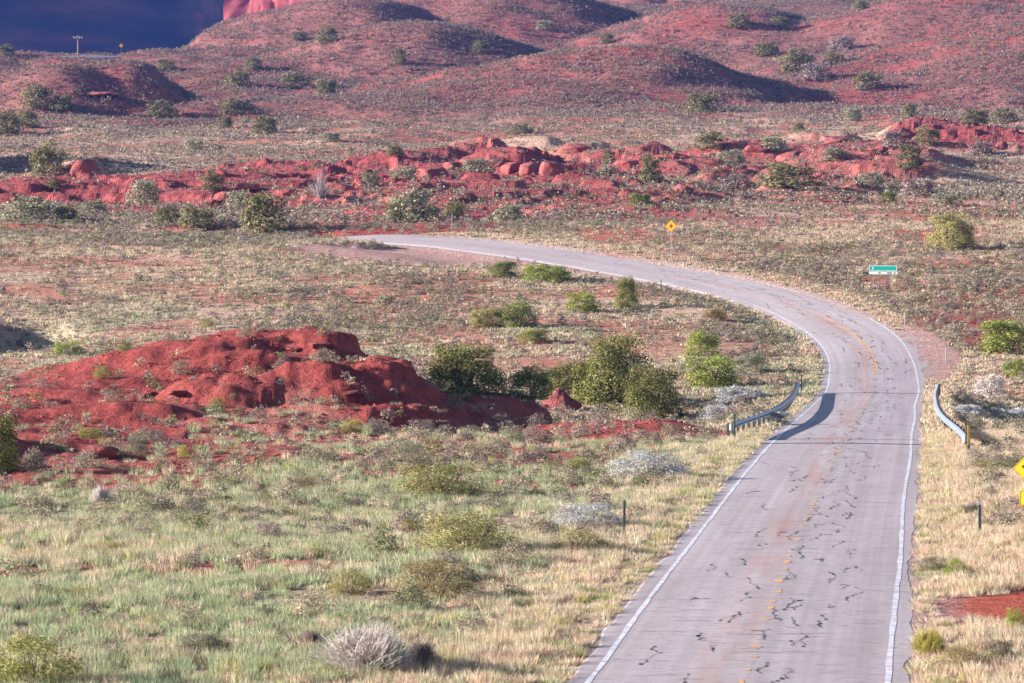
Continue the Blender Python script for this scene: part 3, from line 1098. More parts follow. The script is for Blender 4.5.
def trunk_mb(kind, seed, h):
    r = random.Random(seed)
    mb = MB()
    n = 3 if kind == 'juniper' else 7
    for k in range(n):
        a = r.uniform(0, 6.28)
        d = r.uniform(0.10, 0.28)
        t0 = (0.06 if kind == 'juniper' else 0.025)
        p1 = (0.03 * math.cos(a), 0.03 * math.sin(a), -0.06)
        p2 = (d * 0.5 * math.cos(a), d * 0.5 * math.sin(a), 0.28)
        p3 = (d * math.cos(a + .3), d * math.sin(a + .3), r.uniform(0.6, 0.8))
        mb.tube([p1, p2, p3], [t0, t0 * 0.65, t0 * 0.25], 6)
    return mb


_stem = {}
COLS = {'juniper': (0.175, 0.168, 0.05), 'juniper_far': (0.173, 0.155, 0.072), 'bright': (0.245, 0.274, 0.058), 'olive': (0.30, 0.26, 0.10), 'brown': (0.34, 0.26, 0.12), 'white': (0.45, 0.44, 0.43),
        'twigwhite': (0.60, 0.52, 0.475), 'yellowgreen': (0.274, 0.259, 0.072), 'dark': (0.137, 0.119, 0.079), 'mauve': (0.27, 0.205, 0.18), 'yellow': (0.418, 0.360, 0.101),
        'sage': (0.27, 0.25, 0.165), 'dead': (0.360, 0.310, 0.310), 'green': (0.173, 0.187, 0.054)}
NPL = [0]


def plant(name, cat, px, py, w, h, tpl, colour, label, group=None, sx=1.0):
    x, y, z = at(px, py)
    s = y / F
    i = NPL[0]
    NPL[0] += 1
    wm, hm = w * s, h * s * 1.02
    r = random.Random(i * 13 + 5)
    ms = MES[tpl]
    rot = r.uniform(0, 6.28)
    small = max(w, h) < 24 or tpl in ('far', 'twig')
    cv = COLS[colour]
    v = r.uniform(0.88, 1.14)
    colv = (cv[0] * v, cv[1] * v, cv[2] * v, 1)
    if small:
        o = obj(name, ms[i % len(ms)])
        o.location = (x, y, z - 0.05)
        o.rotation_euler = (0, 0, rot)
        o.scale = (wm, wm * sx, hm)
        o.color = colv
        root = o
    else:
        root = empty(name, (x, y, z - 0.05), rot)
        root.scale = (wm, wm * sx, hm)
        fo = obj('crown' if tpl == 'juniper' else 'foliage', ms[i % len(ms)], root)
        fo.color = colv
        k = (tpl == 'juniper', i % 3)
        if k not in _stem:
            _stem[k] = trunk_mb('juniper' if tpl == 'juniper' else 'shrub', i % 3, 1).build('trunk' if tpl == 'juniper' else 'stem', M['bark'] if tpl == 'juniper' else M['twig'], root, True)
        else:
            st_ = _stem[k].copy()
            st_.name = 'trunk' if tpl == 'juniper' else 'stem'
            COL.objects.link(st_)
            st_.parent = root
    tag(root, label, cat, group)
    return root


PLANTS = [
    # near junipers and green bushes
    ('juniper_tree', 'juniper', 465, 393, 74, 48, 'juniper', 'juniper', 'round dark green juniper standing alone beside the right end of the red mound'),
    ('juniper_tree', 'juniper', 614, 403, 74, 66, 'juniper', 'juniper', 'tallest loose green juniper of the clump above the wash'),
    ('juniper_tree', 'juniper', 652, 417, 56, 50, 'juniper', 'juniper', 'dark juniper at the right front of the clump above the wash'),
    ('juniper_tree', 'juniper', 570, 400, 52, 38, 'loose', 'juniper', 'low dark juniper behind the small red dirt pile'),
    ('desert_shrub', 'shrub', 532, 398, 46, 32, 'loose', 'green', 'loose green shrub just left of the small red dirt pile'),
    ('juniper_tree', 'juniper', -6, 474, 52, 62, 'juniper', 'juniper', 'dark juniper cut by the left edge below the red mound'),
    ('juniper_tree', 'juniper', 627, 308, 23, 31, 'juniper', 'juniper', 'upright small juniper on the inside of the road bend'),
    ('desert_shrub', 'shrub', 516, 327, 42, 25, 'loose', 'green', 'dark green spreading shrub on the plain, larger of a touching pair'),
    ('desert_shrub', 'shrub', 484, 328, 25, 20, 'loose', 'olive', 'olive shrub on the plain, smaller of a touching pair'),
    ('desert_shrub', 'shrub', 502, 277, 29, 16, 'loose', 'green', 'dark green shrub just below the far road'),
    ('desert_shrub', 'shrub', 546, 281, 46, 17, 'loose', 'bright', 'wide bright green shrub just below the far road'),
    ('desert_shrub', 'shrub', 583, 312, 33, 20, 'loose', 'bright', 'bright green rounded shrub in the middle of the road bend'),
    ('desert_shrub', 'shrub', 532, 342, 34, 13, 'loose', 'yellowgreen', 'low yellowish shrub below the touching pair on the plain'),
    ('desert_shrub', 'shrub', 702, 356, 32, 26, 'loose', 'bright', 'bright green bush nearest the inside edge of the bend'),
    ('desert_shrub', 'shrub', 714, 386, 56, 30, 'loose', 'bright', 'wide bright green bush above the left guardrail'),
    ('desert_shrub', 'shrub', 1008, 352, 58, 32, 'loose', 'bright', 'large bright green bush at the right edge by the red clearing'),
    ('desert_shrub', 'shrub', 1018, 376, 30, 18, 'loose', 'bright', 'lower bright green bush cut by the right edge'),
    ('juniper_tree', 'juniper', 952, 249, 44, 36, 'juniper', 'olive', 'large yellowish juniper right of the green road sign'),
    # foreground
    ('desert_shrub', 'shrub', 467, 555, 100, 44, 'shrub', 'olive', 'biggest round olive shrub in the near grass'),
    ('desert_shrub', 'shrub', 435, 598, 88, 38, 'shrub', 'brown', 'brownish olive shrub below the biggest round one in the near grass'),
    ('desert_shrub', 'shrub', 440, 498, 92, 36, 'shrub', 'olive', 'green tipped olive shrub at the edge of the red soil'),
    ('rabbitbrush', 'shrub', 650, 479, 76, 28, 'shrub', 'white', 'wide silvery white shrub on the bank near the road edge'),
    ('rabbitbrush', 'shrub', 585, 527, 72, 24, 'shrub', 'white', 'silvery white shrub left of the dark roadside post'),
    ('desert_shrub', 'shrub', 578, 554, 60, 25, 'shrub', 'olive', 'low olive shrub in straw grass below the silvery white one'),
    ('desert_shrub', 'shrub', 576, 474, 28, 18, 'shrub', 'yellowgreen', 'small yellow green bush left of the wide silvery white shrub'),
    ('desert_shrub', 'shrub', 412, 533, 24, 15, 'shrub', 'yellow', 'small yellow bush left of the biggest round olive shrub'),
    ('desert_shrub', 'shrub', 350, 593, 46, 24, 'shrub', 'olive', 'small olive shrub left of the brownish olive shrub'),
    ('desert_shrub', 'shrub', 115, 556, 28, 17, 'shrub', 'olive', 'small olive bush alone in the green grass at left'),
    ('desert_shrub', 'shrub', 270, 541, 36, 20, 'shrub', 'mauve', 'purplish grey bush alone in the green grass'),
    ('desert_shrub', 'shrub', 318, 558, 36, 12, 'shrub', 'yellowgreen', 'low yellow green bush right of the purplish grey one'),
    ('dry_bush', 'shrub', 368, 674, 108, 46, 'twig', 'twigwhite', 'wide whitish dead looking bush of bare twigs at the bottom'),
    ('dry_bush', 'shrub', 420, 668, 40, 28, 'twig', 'mauve', 'smaller grey twiggy bush touching the wide whitish one'),
    ('desert_shrub', 'shrub', 35, 690, 92, 56, 'shrub', 'yellowgreen', 'large yellow green bush in the bottom left corner'),
    ('desert_shrub', 'shrub', 205, 657, 54, 26, 'shrub', 'dark', 'dark dry bush in the bottom left grass'),
    ('desert_shrub', 'shrub', 78, 597, 54, 11, 'shrub', 'yellow', 'low mat of pale yellow flowers beside a red bare patch'),
    ('desert_shrub', 'shrub', 262, 618, 32, 12, 'shrub', 'dark', 'low dark bush below the red bare patch'),
    ('desert_shrub', 'shrub', 100, 660, 30, 18, 'shrub', 'dark', 'dark tuft beside the yellow green corner bush'),
    ('desert_shrub', 'shrub', 310, 648, 30, 18, 'twig', 'mauve', 'grey purple dry tuft left of the whitish dead bush'),
    ('desert_shrub', 'shrub', 955, 577, 24, 20, 'shrub', 'bright', 'bright green tuft above the red dirt track'),
    ('desert_shrub', 'shrub', 1016, 632, 24, 26, 'shrub', 'bright', 'bright green tuft below the red dirt track at the right edge'),
    ('desert_shrub', 'shrub', 935, 572, 30, 16, 'shrub', 'dark', 'dark bush at the corner of road and dirt track'),
    ('desert_shrub', 'shrub', 998, 662, 34, 24, 'shrub', 'dark', 'dark bush in straw grass in the bottom right corner'),
    ('desert_shrub', 'shrub', 958, 668, 50, 24, 'shrub', 'brown', 'brownish bush beside the road at the bottom right'),
    ('desert_shrub', 'shrub', 930, 655, 40, 26, 'twig', 'yellow', 'yellowish grass clump by the road below the dirt track'),
    ('desert_shrub', 'shrub', 968, 516, 26, 12, 'shrub', 'dark', 'dark low bush left of the right hand marker post'),
    ('desert_shrub', 'shrub', 992, 470, 34, 12, 'shrub', 'yellowgreen', 'yellow green bush left of the winding road sign'),
    ('rabbitbrush', 'shrub', 990, 398, 30, 24, 'loose', 'twigwhite', 'pale pinkish bush right of the right hand guardrail'),
    ('rabbitbrush', 'shrub', 1010, 425, 40, 18, 'loose', 'white', 'silvery bush behind the near end of the right hand guardrail'),
    ('rabbitbrush', 'shrub', 972, 420, 34, 16, 'loose', 'white', 'silvery bush in the shadow beside the right hand guardrail'),
    ('rabbitbrush', 'shrub', 740, 404, 50, 18, 'loose', 'white', 'silvery bush left of the left guardrail'),
    ('rabbitbrush', 'shrub', 718, 420, 34, 16, 'loose', 'white', 'silvery bush at the near end of the left guardrail'),
    ('rabbitbrush', 'shrub', 770, 425, 44, 14, 'loose', 'white', 'silvery bush under the bend of the left guardrail'),
    ('desert_shrub', 'shrub', 752, 372, 34, 20, 'loose', 'sage', 'grey bush right of the wide bright green bush'),
    ('desert_shrub', 'shrub', 716, 320, 26, 12, 'twig', 'brown', 'orange brown dry bush by the inner road edge'),
    # on and around the mound
    ('desert_shrub', 'shrub', 90, 438, 26, 12, 'shrub', 'yellowgreen', 'bright yellow green bush on the dark red bank'),
    ('desert_shrub', 'shrub', 136, 456, 22, 22, 'shrub', 'sage', 'pale upright bush at the right end of the dark red bank'),
    ('desert_shrub', 'shrub', 217, 413, 16, 16, 'shrub', 'yellowgreen', 'yellow green bush low on the mound face'),
    ('desert_shrub', 'shrub', 352, 431, 24, 13, 'shrub', 'yellow', 'rounded yellow bush on red soil below the mound'),
    ('desert_shrub', 'shrub', 183, 456, 12, 12, 'shrub', 'yellow', 'tiny yellow bush below the red mound'),
    ('desert_shrub', 'shrub', 206, 328, 16, 10, 'shrub', 'olive', 'olive bush on the crest of the mound'),
    ('desert_shrub', 'shrub', 125, 350, 14, 10, 'shrub', 'green', 'dark green bush on the upper left slope of the mound'),
    ('desert_shrub', 'shrub', 102, 377, 16, 12, 'shrub', 'yellowgreen', 'yellow green bush in the middle of the mound slope'),
    ('desert_shrub', 'shrub', 68, 355, 28, 14, 'loose', 'bright', 'bright green bush behind the left shoulder of the mound'),
    ('desert_shrub', 'shrub', 407, 466, 40, 26, 'shrub', 'sage', 'pale grey green bush below the berm, near the olive shrub'),
    ('desert_shrub', 'shrub', 305, 490, 24, 14, 'shrub', 'brown', 'brownish bush on red soil above the green grass'),
    ('desert_shrub', 'shrub', 100, 505, 26, 18, 'twig', 'twigwhite', 'pale twiggy bush on the red soil at left'),
]
for p in PLANTS:
    plant(*p)

FARP = [  # px, row, w, h, colour
    (48, 176, 32, 34, 'juniper_far', 'large green juniper at the left edge of the red rock band'), (265, 233, 46, 40, 'juniper_far', 'largest olive juniper in front of the red rocks'),
    (198, 229, 36, 20, 'juniper_far', 'broad juniper left of the largest olive one'), (167, 224, 28, 18, 'juniper_far', 'small juniper second left of the largest olive one'),
    (28, 222, 50, 26, 'sage', 'wide grey shrub at the left foot of the red rocks'), (143, 205, 34, 26, 'sage', 'pale grey shrub on the red slope at left'),
    (66, 222, 22, 18, 'juniper_far', 'dark bush right of the wide grey shrub'), (95, 214, 24, 14, 'sage', 'grey bush halfway along the left red slope'),
    (212, 190, 24, 20, 'juniper_far', 'juniper on the red ledge at left'), (238, 208, 26, 18, 'sage', 'grey shrub in front of the left rocks'),
    (410, 222, 46, 34, 'sage', 'wide grey shrub beside the far road'), (398, 222, 20, 20, 'juniper_far', 'green juniper inside the wide grey shrub by the far road'),
    (430, 219, 18, 15, 'juniper_far', 'right hand juniper beside the wide grey shrub'), (455, 217, 22, 16, 'juniper_far', 'juniper above the thin white post'),
    (508, 222, 32, 18, 'sage', 'grey green shrub right of the thin white post'), (372, 186, 20, 14, 'sage', 'grey shrub in the rock shadow'),
    (405, 178, 26, 12, 'sage', 'grey shrub left of the rounded boulders'), (480, 172, 34, 14, 'sage', 'blue grey shrub under the rounded boulders'),
    (651, 181, 22, 28, 'juniper_far', 'upright juniper right of the egg shaped boulder'), (609, 163, 14, 14, 'juniper_far', 'small green juniper left of the egg shaped boulder'),
    (608, 176, 20, 12, 'sage', 'grey shrub below the egg shaped boulder'), (640, 205, 22, 12, 'green', 'green bush on the dark red debris'), (790, 186, 56, 24, 'juniper_far', 'wide juniper on the right hand red rocks'),
    (910, 168, 25, 24, 'juniper_far', 'round juniper on the right beside pale grass'), (712, 149, 32, 17, 'juniper_far', 'broad juniper behind the rock band at centre right'),
    (775, 150, 26, 14, 'sage', 'grey bush in a rock cleft at right'), (730, 165, 28, 16, 'sage', 'grey shrub on the rocks left of the wide juniper'), (735, 190, 36, 16, 'mauve', 'mauve shrub below the right hand rocks'),
    (835, 160, 28, 12, 'sage', 'grey shrub right of the dark rock cleft'), (895, 148, 24, 18, 'mauve', 'mauve shrub in the orange red cutting'), (928, 145, 24, 18, 'juniper_far', 'olive shrub in the orange red cutting'),
    (980, 156, 26, 14, 'mauve', 'mauve shrub at the right end of the red cutting'), (920, 196, 36, 18, 'mauve', 'pinkish shrub among pale grass at right'), (945, 206, 30, 14, 'sage', 'olive grey shrub above the large yellowish juniper'),
    (870, 185, 26, 14, 'sage', 'grey shrub on pale grass at right'), (888, 203, 18, 11, 'green', 'small green bush right of centre on the slope'),
    (868, 89, 26, 18, 'juniper_far', 'dark juniper at the mouth of the far gully'), (701, 112, 32, 20, 'juniper_far', 'broad juniper at the foot of the central hill'),
    (909, 118, 17, 16, 'juniper_far', 'small round juniper on the far right flat'), (975, 123, 26, 14, 'juniper_far', 'olive juniper above the red cutting'), (1003, 124, 24, 16, 'juniper_far', 'olive juniper at the right edge above the cutting'),
    (852, 120, 18, 12, 'sage', 'pale bush on the far flat'), (798, 132, 14, 10, 'juniper_far', 'small juniper behind the pointed red rock'),
    (768, 56, 24, 14, 'juniper_far', 'juniper low in the far gully'), (795, 72, 34, 22, 'juniper_far', 'wide juniper in the middle of the far gully'), (815, 80, 30, 18, 'mauve', 'mauve shrub on the edge of the gully shadow'),
    (842, 52, 30, 16, 'mauve', 'mauve shrub high in the far gully'), (740, 28, 26, 14, 'juniper_far', 'juniper on the dark hillside, upper right'), (780, 26, 18, 10, 'juniper_far', 'small juniper near the top, upper right'),
    (860, 10, 18, 10, 'juniper_far', 'small juniper on the top right slope'), (835, 64, 20, 12, 'juniper_far', 'juniper right of the gully floor'),
    (265, 133, 24, 17, 'juniper_far', 'dark round juniper on the upper left plain'), (233, 115, 26, 17, 'juniper_far', 'juniper above the dark round one on the upper left plain'),
    (225, 128, 14, 12, 'juniper_far', 'small juniper between two larger on the upper left plain'), (238, 88, 28, 17, 'juniper_far', 'pale juniper on the upper left slope'),
    (254, 70, 18, 13, 'juniper_far', 'juniper high on the upper left slope'), (297, 89, 28, 17, 'juniper_far', 'left of two neighbouring junipers on the red slope'), (326, 95, 22, 16, 'juniper_far', 'right of two neighbouring junipers on the red slope'),
    (327, 43, 20, 18, 'juniper_far', 'highest juniper on the red slope below the mesa'), (161, 118, 30, 18, 'juniper_far', 'broad juniper below the flat red boulder'), (36, 108, 30, 24, 'juniper_far', 'tall juniper left of the flat red boulder'),
    (62, 110, 22, 16, 'juniper_far', 'low juniper touching the tall one at left'), (26, 127, 24, 18, 'juniper_far', 'juniper above the shadowed gully at left'), (8, 135, 28, 24, 'juniper_far', 'dark juniper at the left edge over the shadowed gully'),
    (52, 190, 16, 12, 'juniper_far', 'olive bush below the large green juniper at left'), (130, 48, 20, 12, 'juniper_far', 'juniper beside the distant road against the dark mesa'), (66, 53, 14, 9, 'juniper_far', 'bush left of the utility pole'), (80, 53, 12, 9, 'juniper_far', 'bush at the foot of the utility pole'),
    (6, 56, 18, 12, 'juniper_far', 'bush at the far left skyline'), (166, 70, 18, 12, 'juniper_far', 'juniper right of the small shaded hill'), (190, 100, 12, 10, 'sage', 'pale bush right of the small shaded hill'),
    (400, 64, 12, 16, 'juniper_far', 'upright juniper on the hill left of centre'), (481, 53, 19, 13, 'juniper_far', 'round juniper above the central hill'), (545, 30, 16, 10, 'sage', 'pale bush near the top centre'),
    (607, 43, 14, 10, 'juniper_far', 'small juniper on the crest of the central hill'), (300, 40, 16, 9, 'juniper_far', 'small juniper left of the highest one'), (195, 150, 22, 12, 'sage', 'grey bush on pale grass above the red rocks'),
    (330, 142, 20, 10, 'sage', 'grey bush on the pale strip left of centre'), (520, 134, 22, 10, 'juniper_far', 'olive bush just behind the rock crest'), (395, 155, 18, 10, 'juniper_far', 'olive bush on the pale strip behind the rocks'),
]
for (px_, py_, w_, h_, c_, lab) in FARP:
    jun = c_ in ('juniper_far', 'green')
    plant('juniper_tree' if jun else 'desert_shrub', 'juniper' if jun else 'shrub', px_, py_, w_, h_, 'far', c_, lab)
dt = plant('dead_tree', 'dead tree', 320, 201, 28, 30, 'dead', 'dead', 'bare whitish dead tree against the dark rock shadow')

# ------------------------------------------------------------------ boulders
def boulder_mesh(seed, sub=4):
    import bmesh
    bm = bmesh.new()
    bmesh.ops.create_icosphere(bm, subdivisions=sub, radius=0.5)
    V = np.array([v.co[:] for v in bm.verts])
    nz = fbm(V[:, 0] * 3 + seed * 5 + V[:, 2], V[:, 1] * 3 + V[:, 2] * 2, 1.0, 3, seed) * 0.22
    V = V * (1 + 0.10 * (ridged(V[:, 0] * 3 + V[:, 2] * 1.5 + seed, V[:, 1] * 3 - V[:, 2] * 2, 0.8, 3, seed + 40) - 0.5)[:, None])
    # a few flat cuts give broken faces
    r = np.random.default_rng(seed)
    V = V * (1 + nz[:, None])
    for k in range(8):
        d = r.normal(size=3)
        d /= np.linalg.norm(d)
        h = V @ d
        lim = r.uniform(0.26, 0.42)
        V -= np.where(h > lim, (h - lim) * 0.85, 0)[:, None] * d
    for v, c in zip(bm.verts, V): v.co = c
    for f in bm.faces: f.smooth = True
    me = bpy.data.meshes.new('boulder')
    bm.to_mesh(me)
    bm.free()
    me.materials.append(M['rock'])
    return me


BM_ = [boulder_mesh(s) for s in range(6)]
BOULD = [(103, 96, 30, 11, 'flat red slab of rock in front of the small shaded hill'), (84, 172, 26, 20, 'rounded red boulder at the left of the rock band'),
         (510, 172, 20, 16, 'left of three rounded boulders under the rock crest'), (530, 172, 22, 16, 'middle of three rounded boulders under the rock crest'), (555, 174, 24, 22, 'tall double boulder right of the three rounded ones'),
         (566, 172, 14, 14, 'small boulder leaning on the tall double boulder'), (624, 168, 24, 17, 'egg shaped boulder standing alone at the end of the crest'), (432, 178, 26, 24, 'block shaped boulder at the left end of the crest'),
         (498, 166, 22, 16, 'boulder tucked behind the three rounded ones'), (230, 200, 26, 14, 'dark rounded boulder in front of the left rocks'), 
         (250, 188, 22, 12, 'boulder in the shadow of the left outcrop'), (288, 196, 24, 14, 'boulder at the right of the left outcrop'), 
         (574, 150, 22, 14, 'orange red boulder on top of the crest'),  
         (758, 150, 20, 12, 'boulder at the left of the right hand rocks'), (840, 142, 26, 12, 'pointed red rock at the top of the right hand rocks'), 
          (790, 158, 24, 12, 'long boulder above the wide juniper on the right rocks'), (685, 192, 20, 16, 'boulder at the left foot of the right hand rocks'),
         (143, 398, 14, 9, 'broken red rock on the mound face, left'), (152, 396, 12, 12, 'upright broken red rock on the mound face'), (178, 394, 16, 8, 'flat red rock on the mound face right of the upright one'),
         (318, 346, 24, 8, 'pinkish rock slab near the mound crest'), (352, 394, 14, 8, 'red rock at the foot of the mound'), (416, 408, 14, 9, 'red rock at the right foot of the mound'),
         (100, 457, 34, 16, 'big dark red earth clod at the end of the dark bank'), (295, 350, 14, 8, 'red rock under the mound crest'), 
         (340, 190, 24, 14, 'dark boulder beside the dead tree'),  
         (880, 150, 14, 8, 'small dark boulder in the red cutting'), (660, 200, 16, 8, 'loose rock on the dark red debris'), 
          (452, 168, 18, 12, 'boulder between the block shaped one and the crest')]
for q, (px_, py_, w_, h_, lab) in enumerate(BOULD):
    x, y, z = at(px_, py_)
    s = y / F
    o = obj('boulder', BM_[q % 6])
    o.location = (x, y, z + h_ * s * 0.10)
    fl = 1.0 if 'rounded' in lab or 'egg' in lab or 'clod' in lab else 0.7
    o.scale = (w_ * s * 1.25, w_ * s * 1.25, h_ * s * 1.3 * fl)
    o.rotation_euler = (random.uniform(-.15, .15), random.uniform(-.15, .15), random.uniform(0, 6.28))
    tag(o, lab, 'boulder', 'red boulders')

# dirt pile beside the junipers
def dirt_pile(px, py, w, h):
    x, y, z = at(px, py)
    s = y / F
    n, rgs = 40, 16
    V, Fq = [(0, 0, 0)], []
    a = np.linspace(0, 2 * np.pi, n, endpoint=False)
    for k in range(1, rgs + 1):
        r = k / rgs
        for b in a: V.append((r * math.cos(b), r * math.sin(b), 0))
    V = np.array(V)
    r = np.hypot(V[:, 0], V[:, 1])
    V[:, 0] *= 1 + 0.12 * np.sin(3 * np.arctan2(V[:, 1], V[:, 0]))
    V[:, 2] = np.exp(-((r / 0.52) ** 1.6)) + fbm(V[:, 0] * 3.5, V[:, 1] * 3.5, 1, 4, 71) * 0.34 * (1 - 0.6 * r) - 0.14 * r
    for k in range(n): Fq.append((0, 1 + k, 1 + (k + 1) % n, 1 + (k + 1) % n))
    tris = [(0, 1 + k, 1 + (k + 1) % n) for k in range(n)]
    for m in range(rgs - 1):
        for k in range(n):
            p, q = 1 + m * n + k, 1 + m * n + (k + 1) % n
            tris += [(p, p + n, q + n), (p, q + n, q)]
    V *= (w * s * 0.62, w * s * 0.6, h * s)
    o = obj('dirt_pile', np_mesh('dirt_pile', V, np.array(tris), M['rock'], None, True))
    o.location = (x, y, z - 0.05)
    tag(o, 'small pointed pile of red dirt left of the juniper clump', 'dirt pile')


dirt_pile(560, 409, 52, 21)

# ------------------------------------------------------------------ guardrails
def rail(name, label, path, side, end_markers):
    """path: list of (distance, sideways offset); side: +1 rail face looks right, -1 looks left"""
    pts = []
    d0, d1 = path[0][0], path[-1][0]
    yy = np.linspace(d0, d1, 60)
    off = np.interp(yy, [p[0] for p in path], [p[1] for p in path])
    kk_ = np.ones(9) / 9
    off = np.convolve(np.pad(off, 4, mode='edge'), kk_, mode='valid')
    P3 = []
    for y_, t_ in zip(yy, off):
        p = road_pt(y_, t_)
        P3.append(Vector((p[0], p[1], p[2])))
    root = empty(name, P3[0])
    prof = [(-0.03, 0.46), (0.0, 0.48), (0.04, 0.505), (0.04, 0.545), (-0.03, 0.59), (-0.03, 0.61), (0.04, 0.65), (0.04, 0.69), (0.0, 0.72), (-0.03, 0.74)]
    V, Fq = [], []
    for i, p in enumerate(P3):
        d = (P3[min(i + 1, 59)] - P3[max(i - 1, 0)])
        nrm = Vector((d.y, -d.x, 0)).normalized() * side
        for (a, zz) in prof:
            q = p + nrm * (a * 2.0) + Vector((0, 0, zz + 0.02)) - P3[0]
            V.append(q)
    back = len(V)
    for i, p in enumerate(P3):
        d = (P3[min(i + 1, 59)] - P3[max(i - 1, 0)])
        nrm = Vector((d.y, -d.x, 0)).normalized() * side
        for (a, zz) in prof:
            V.append(p + nrm * (a * 2.0 - 0.012) + Vector((0, 0, zz + 0.02)) - P3[0])
    m = len(prof)
    for i in range(59):
        for j in range(m - 1):
            q = i * m + j
            Fq.append((q, q + m, q + m + 1, q + 1))
            q += back
            Fq.append((q, q + 1, q + m + 1, q + m))
    for i in range(59):
        for j in (0, m - 1):
            q = i * m + j
            Fq.append((q, q + m, q + m + back, q + back))
    o = obj('rail', np_mesh('rail', [tuple(v) for v in V], Fq, M['steel'], None, False), root)
    # posts
    acc = 0
    prev = None
    posts = []
    for i, p in enumerate(P3):
        if prev is None or (p - prev).length >= 1.9:
            posts.append(i)
            prev = p
    first = None
    for i in posts:
        p = P3[i]
        d = (P3[min(i + 1, 59)] - P3[max(i - 1, 0)])
        nrm = Vector((d.y, -d.x, 0)).normalized() * side
        rot = Matrix.Rotation(math.atan2(d.x, d.y) * -1, 3, 'Z')
        if first is None:
            mb = MB()
            mb.box((0, 0, -0.02), (0.15, 0.2, 1.68))
            first = mb.build('post', M['postwood'], root, bevel=0.012)
            c = first
        else:
            c = first.copy()
            COL.objects.link(c)
            c.parent = root
        c.location = p - P3[0] - nrm * 0.17
        c.rotation_euler = (0, 0, -math.atan2(d.x, d.y))
        bb = MB()
        if i == posts[0]:
            bb.box((0, 0, 0), (0.22, 0.15, 0.36))
            blk = bb.build('spacer_block', M['postwood'], root)
            blk.location = p - P3[0] - nrm * 0.09 + Vector((0, 0, 0.59))
    # flared steel ends
    for i in (0, 59):
        p = P3[i]
        mb = MB()
        d = (P3[1] - P3[0]) if i == 0 else (P3[58] - P3[59])
        d.normalize()
        q = p - P3[0]
        nrm = Vector((d.y, -d.x, 0)).normalized()
        ang = [k / 8 * math.pi for k in range(9)]
        for k in range(8):
            a0, a1 = ang[k], ang[k + 1]
            c0 = q - d * (0.22 * math.sin(a0)) + nrm * (0.11 * math.cos(a0))
            c1 = q - d * (0.22 * math.sin(a1)) + nrm * (0.11 * math.cos(a1))
            for (z0, z1) in ((0.45, 0.77),):
                mb.add([c0 + Vector((0, 0, z0)), c1 + Vector((0, 0, z0)), c1 + Vector((0, 0, z1)), c0 + Vector((0, 0, z1))], [(0, 1, 2, 3)])
        e = mb.build('end_section', M['steel'], root)
        so = e.modifiers.new('solid', 'SOLIDIFY')
        so.thickness = 0.012
    tag(root, label, 'guardrail', 'guardrails at the wash')
    return root, P3


r1, RP1 = rail('guardrail', 'left guardrail on the inside of the bend casting a dark shadow on the road', [(203, -5.75), (214, -5.3), (226, -4.7), (238, -4.45), (262, -4.55), (280, -4.9), (296, -5.35)], 1, True)
r2, RP2 = rail('guardrail', 'right guardrail above the wash on the outside of the bend', [(190, 6.1), (205, 5.6), (222, 5.0), (240, 4.75), (275, 4.75), (296, 4.9)], -1, True)


# ------------------------------------------------------------------ marker posts
def marker(loc, label, mat, h=1.25, w=0.085, cap=None, lean=0.0):
    root = empty('marker_post', loc)
    mb = MB()
    # a flanged U channel post
    mb.prism([(-w / 2, -0.3), (w / 2, -0.3), (w / 2, h), (-w / 2, h)], 0, 0.012)
    mb.box((-w / 2 + 0.006, 0.024, h / 2 - 0.15), (0.012, 0.03, h + 0.3))
    mb.box((w / 2 - 0.006, 0.024, h / 2 - 0.15), (0.012, 0.03, h + 0.3))
    mb.build('post', mat, root)
    if cap:
        mc = MB()
        mc.prism([(-w * 0.45, h - 0.16), (w * 0.45, h - 0.16), (w * 0.45, h - 0.02), (-w * 0.45, h - 0.02)], -0.012, -0.003)
        mc.build('reflector', M[cap], root)
    root.rotation_euler = (lean, lean * 0.6, 0.1)
    tag(root, label, 'marker post', 'roadside marker posts')
    return root


def mk(px, py, label, mat='markerpost', h=1.25, cap=None, lean=0.0, w=0.085):
    x, y, z = at(px, py)
    return marker((x, y, z), label, M[mat], h, w, cap, lean)


mk(624, 535, 'dark marker post in the near grass left of the road', 'markerpost', 1.2, lean=0.02)
mk(980, 535, 'steel marker post in orange grass right of the road', 'markerpost', 1.2, 'white', lean=-0.02, w=0.10)
mk(661, 292, 'thin marker post on the inside of the far bend', 'markerpost', 1.2)
mk(755, 326, 'thin dark marker post where the inner road edge turns', 'markerpost', 1.2)
mk(905, 327, 'pale marker post on the outside of the bend', 'markerpale', 1.3)
mk(946, 364, 'pale marker post by the gravel turnout', 'markerpale', 1.3)
mk(452, 233, 'thin white marker post beside the farthest stretch of road', 'markerpale', 2.2, w=0.12)
for nm, p, lab, cap in (('marker_post', RP1[0], 'dark marker post at the near end of the left guardrail', None), ('marker_post', RP1[-1], 'dark marker post at the far end of the left guardrail', None), ('marker_post', RP2[0], 'marker post with yellow plate at the near end of the right guardrail', 'yellow')):
    m_ = marker((p.x + 0.12, p.y - 0.5, p.z), lab, M['markerpost'], 1.35, 0.10, None)
    if cap:
        mc = MB()
        mc.prism([(-0.05, 0.35), (0.05, 0.35), (0.05, 1.3), (-0.05, 1.3)], -0.016, -0.004)
        mc.build('reflector_plate', M['yellow'], m_)


# ------------------------------------------------------------------ signs
def diamond(r, rc=0.08):
    pts = []
    for k in range(4):
        a = k * math.pi / 2
        for j in (-1, 0, 1):
            q = (r * math.cos(a), r * math.sin(a))
            tx, tz = -math.sin(a), math.cos(a)
            c = (q[0] - math.cos(a) * (rc * abs(j) + rc * 0.35), q[1] - math.sin(a) * (rc * abs(j) + rc * 0.35))
            pts.append((c[0] + tx * rc * j, c[1] + tz * rc * j))
    return pts


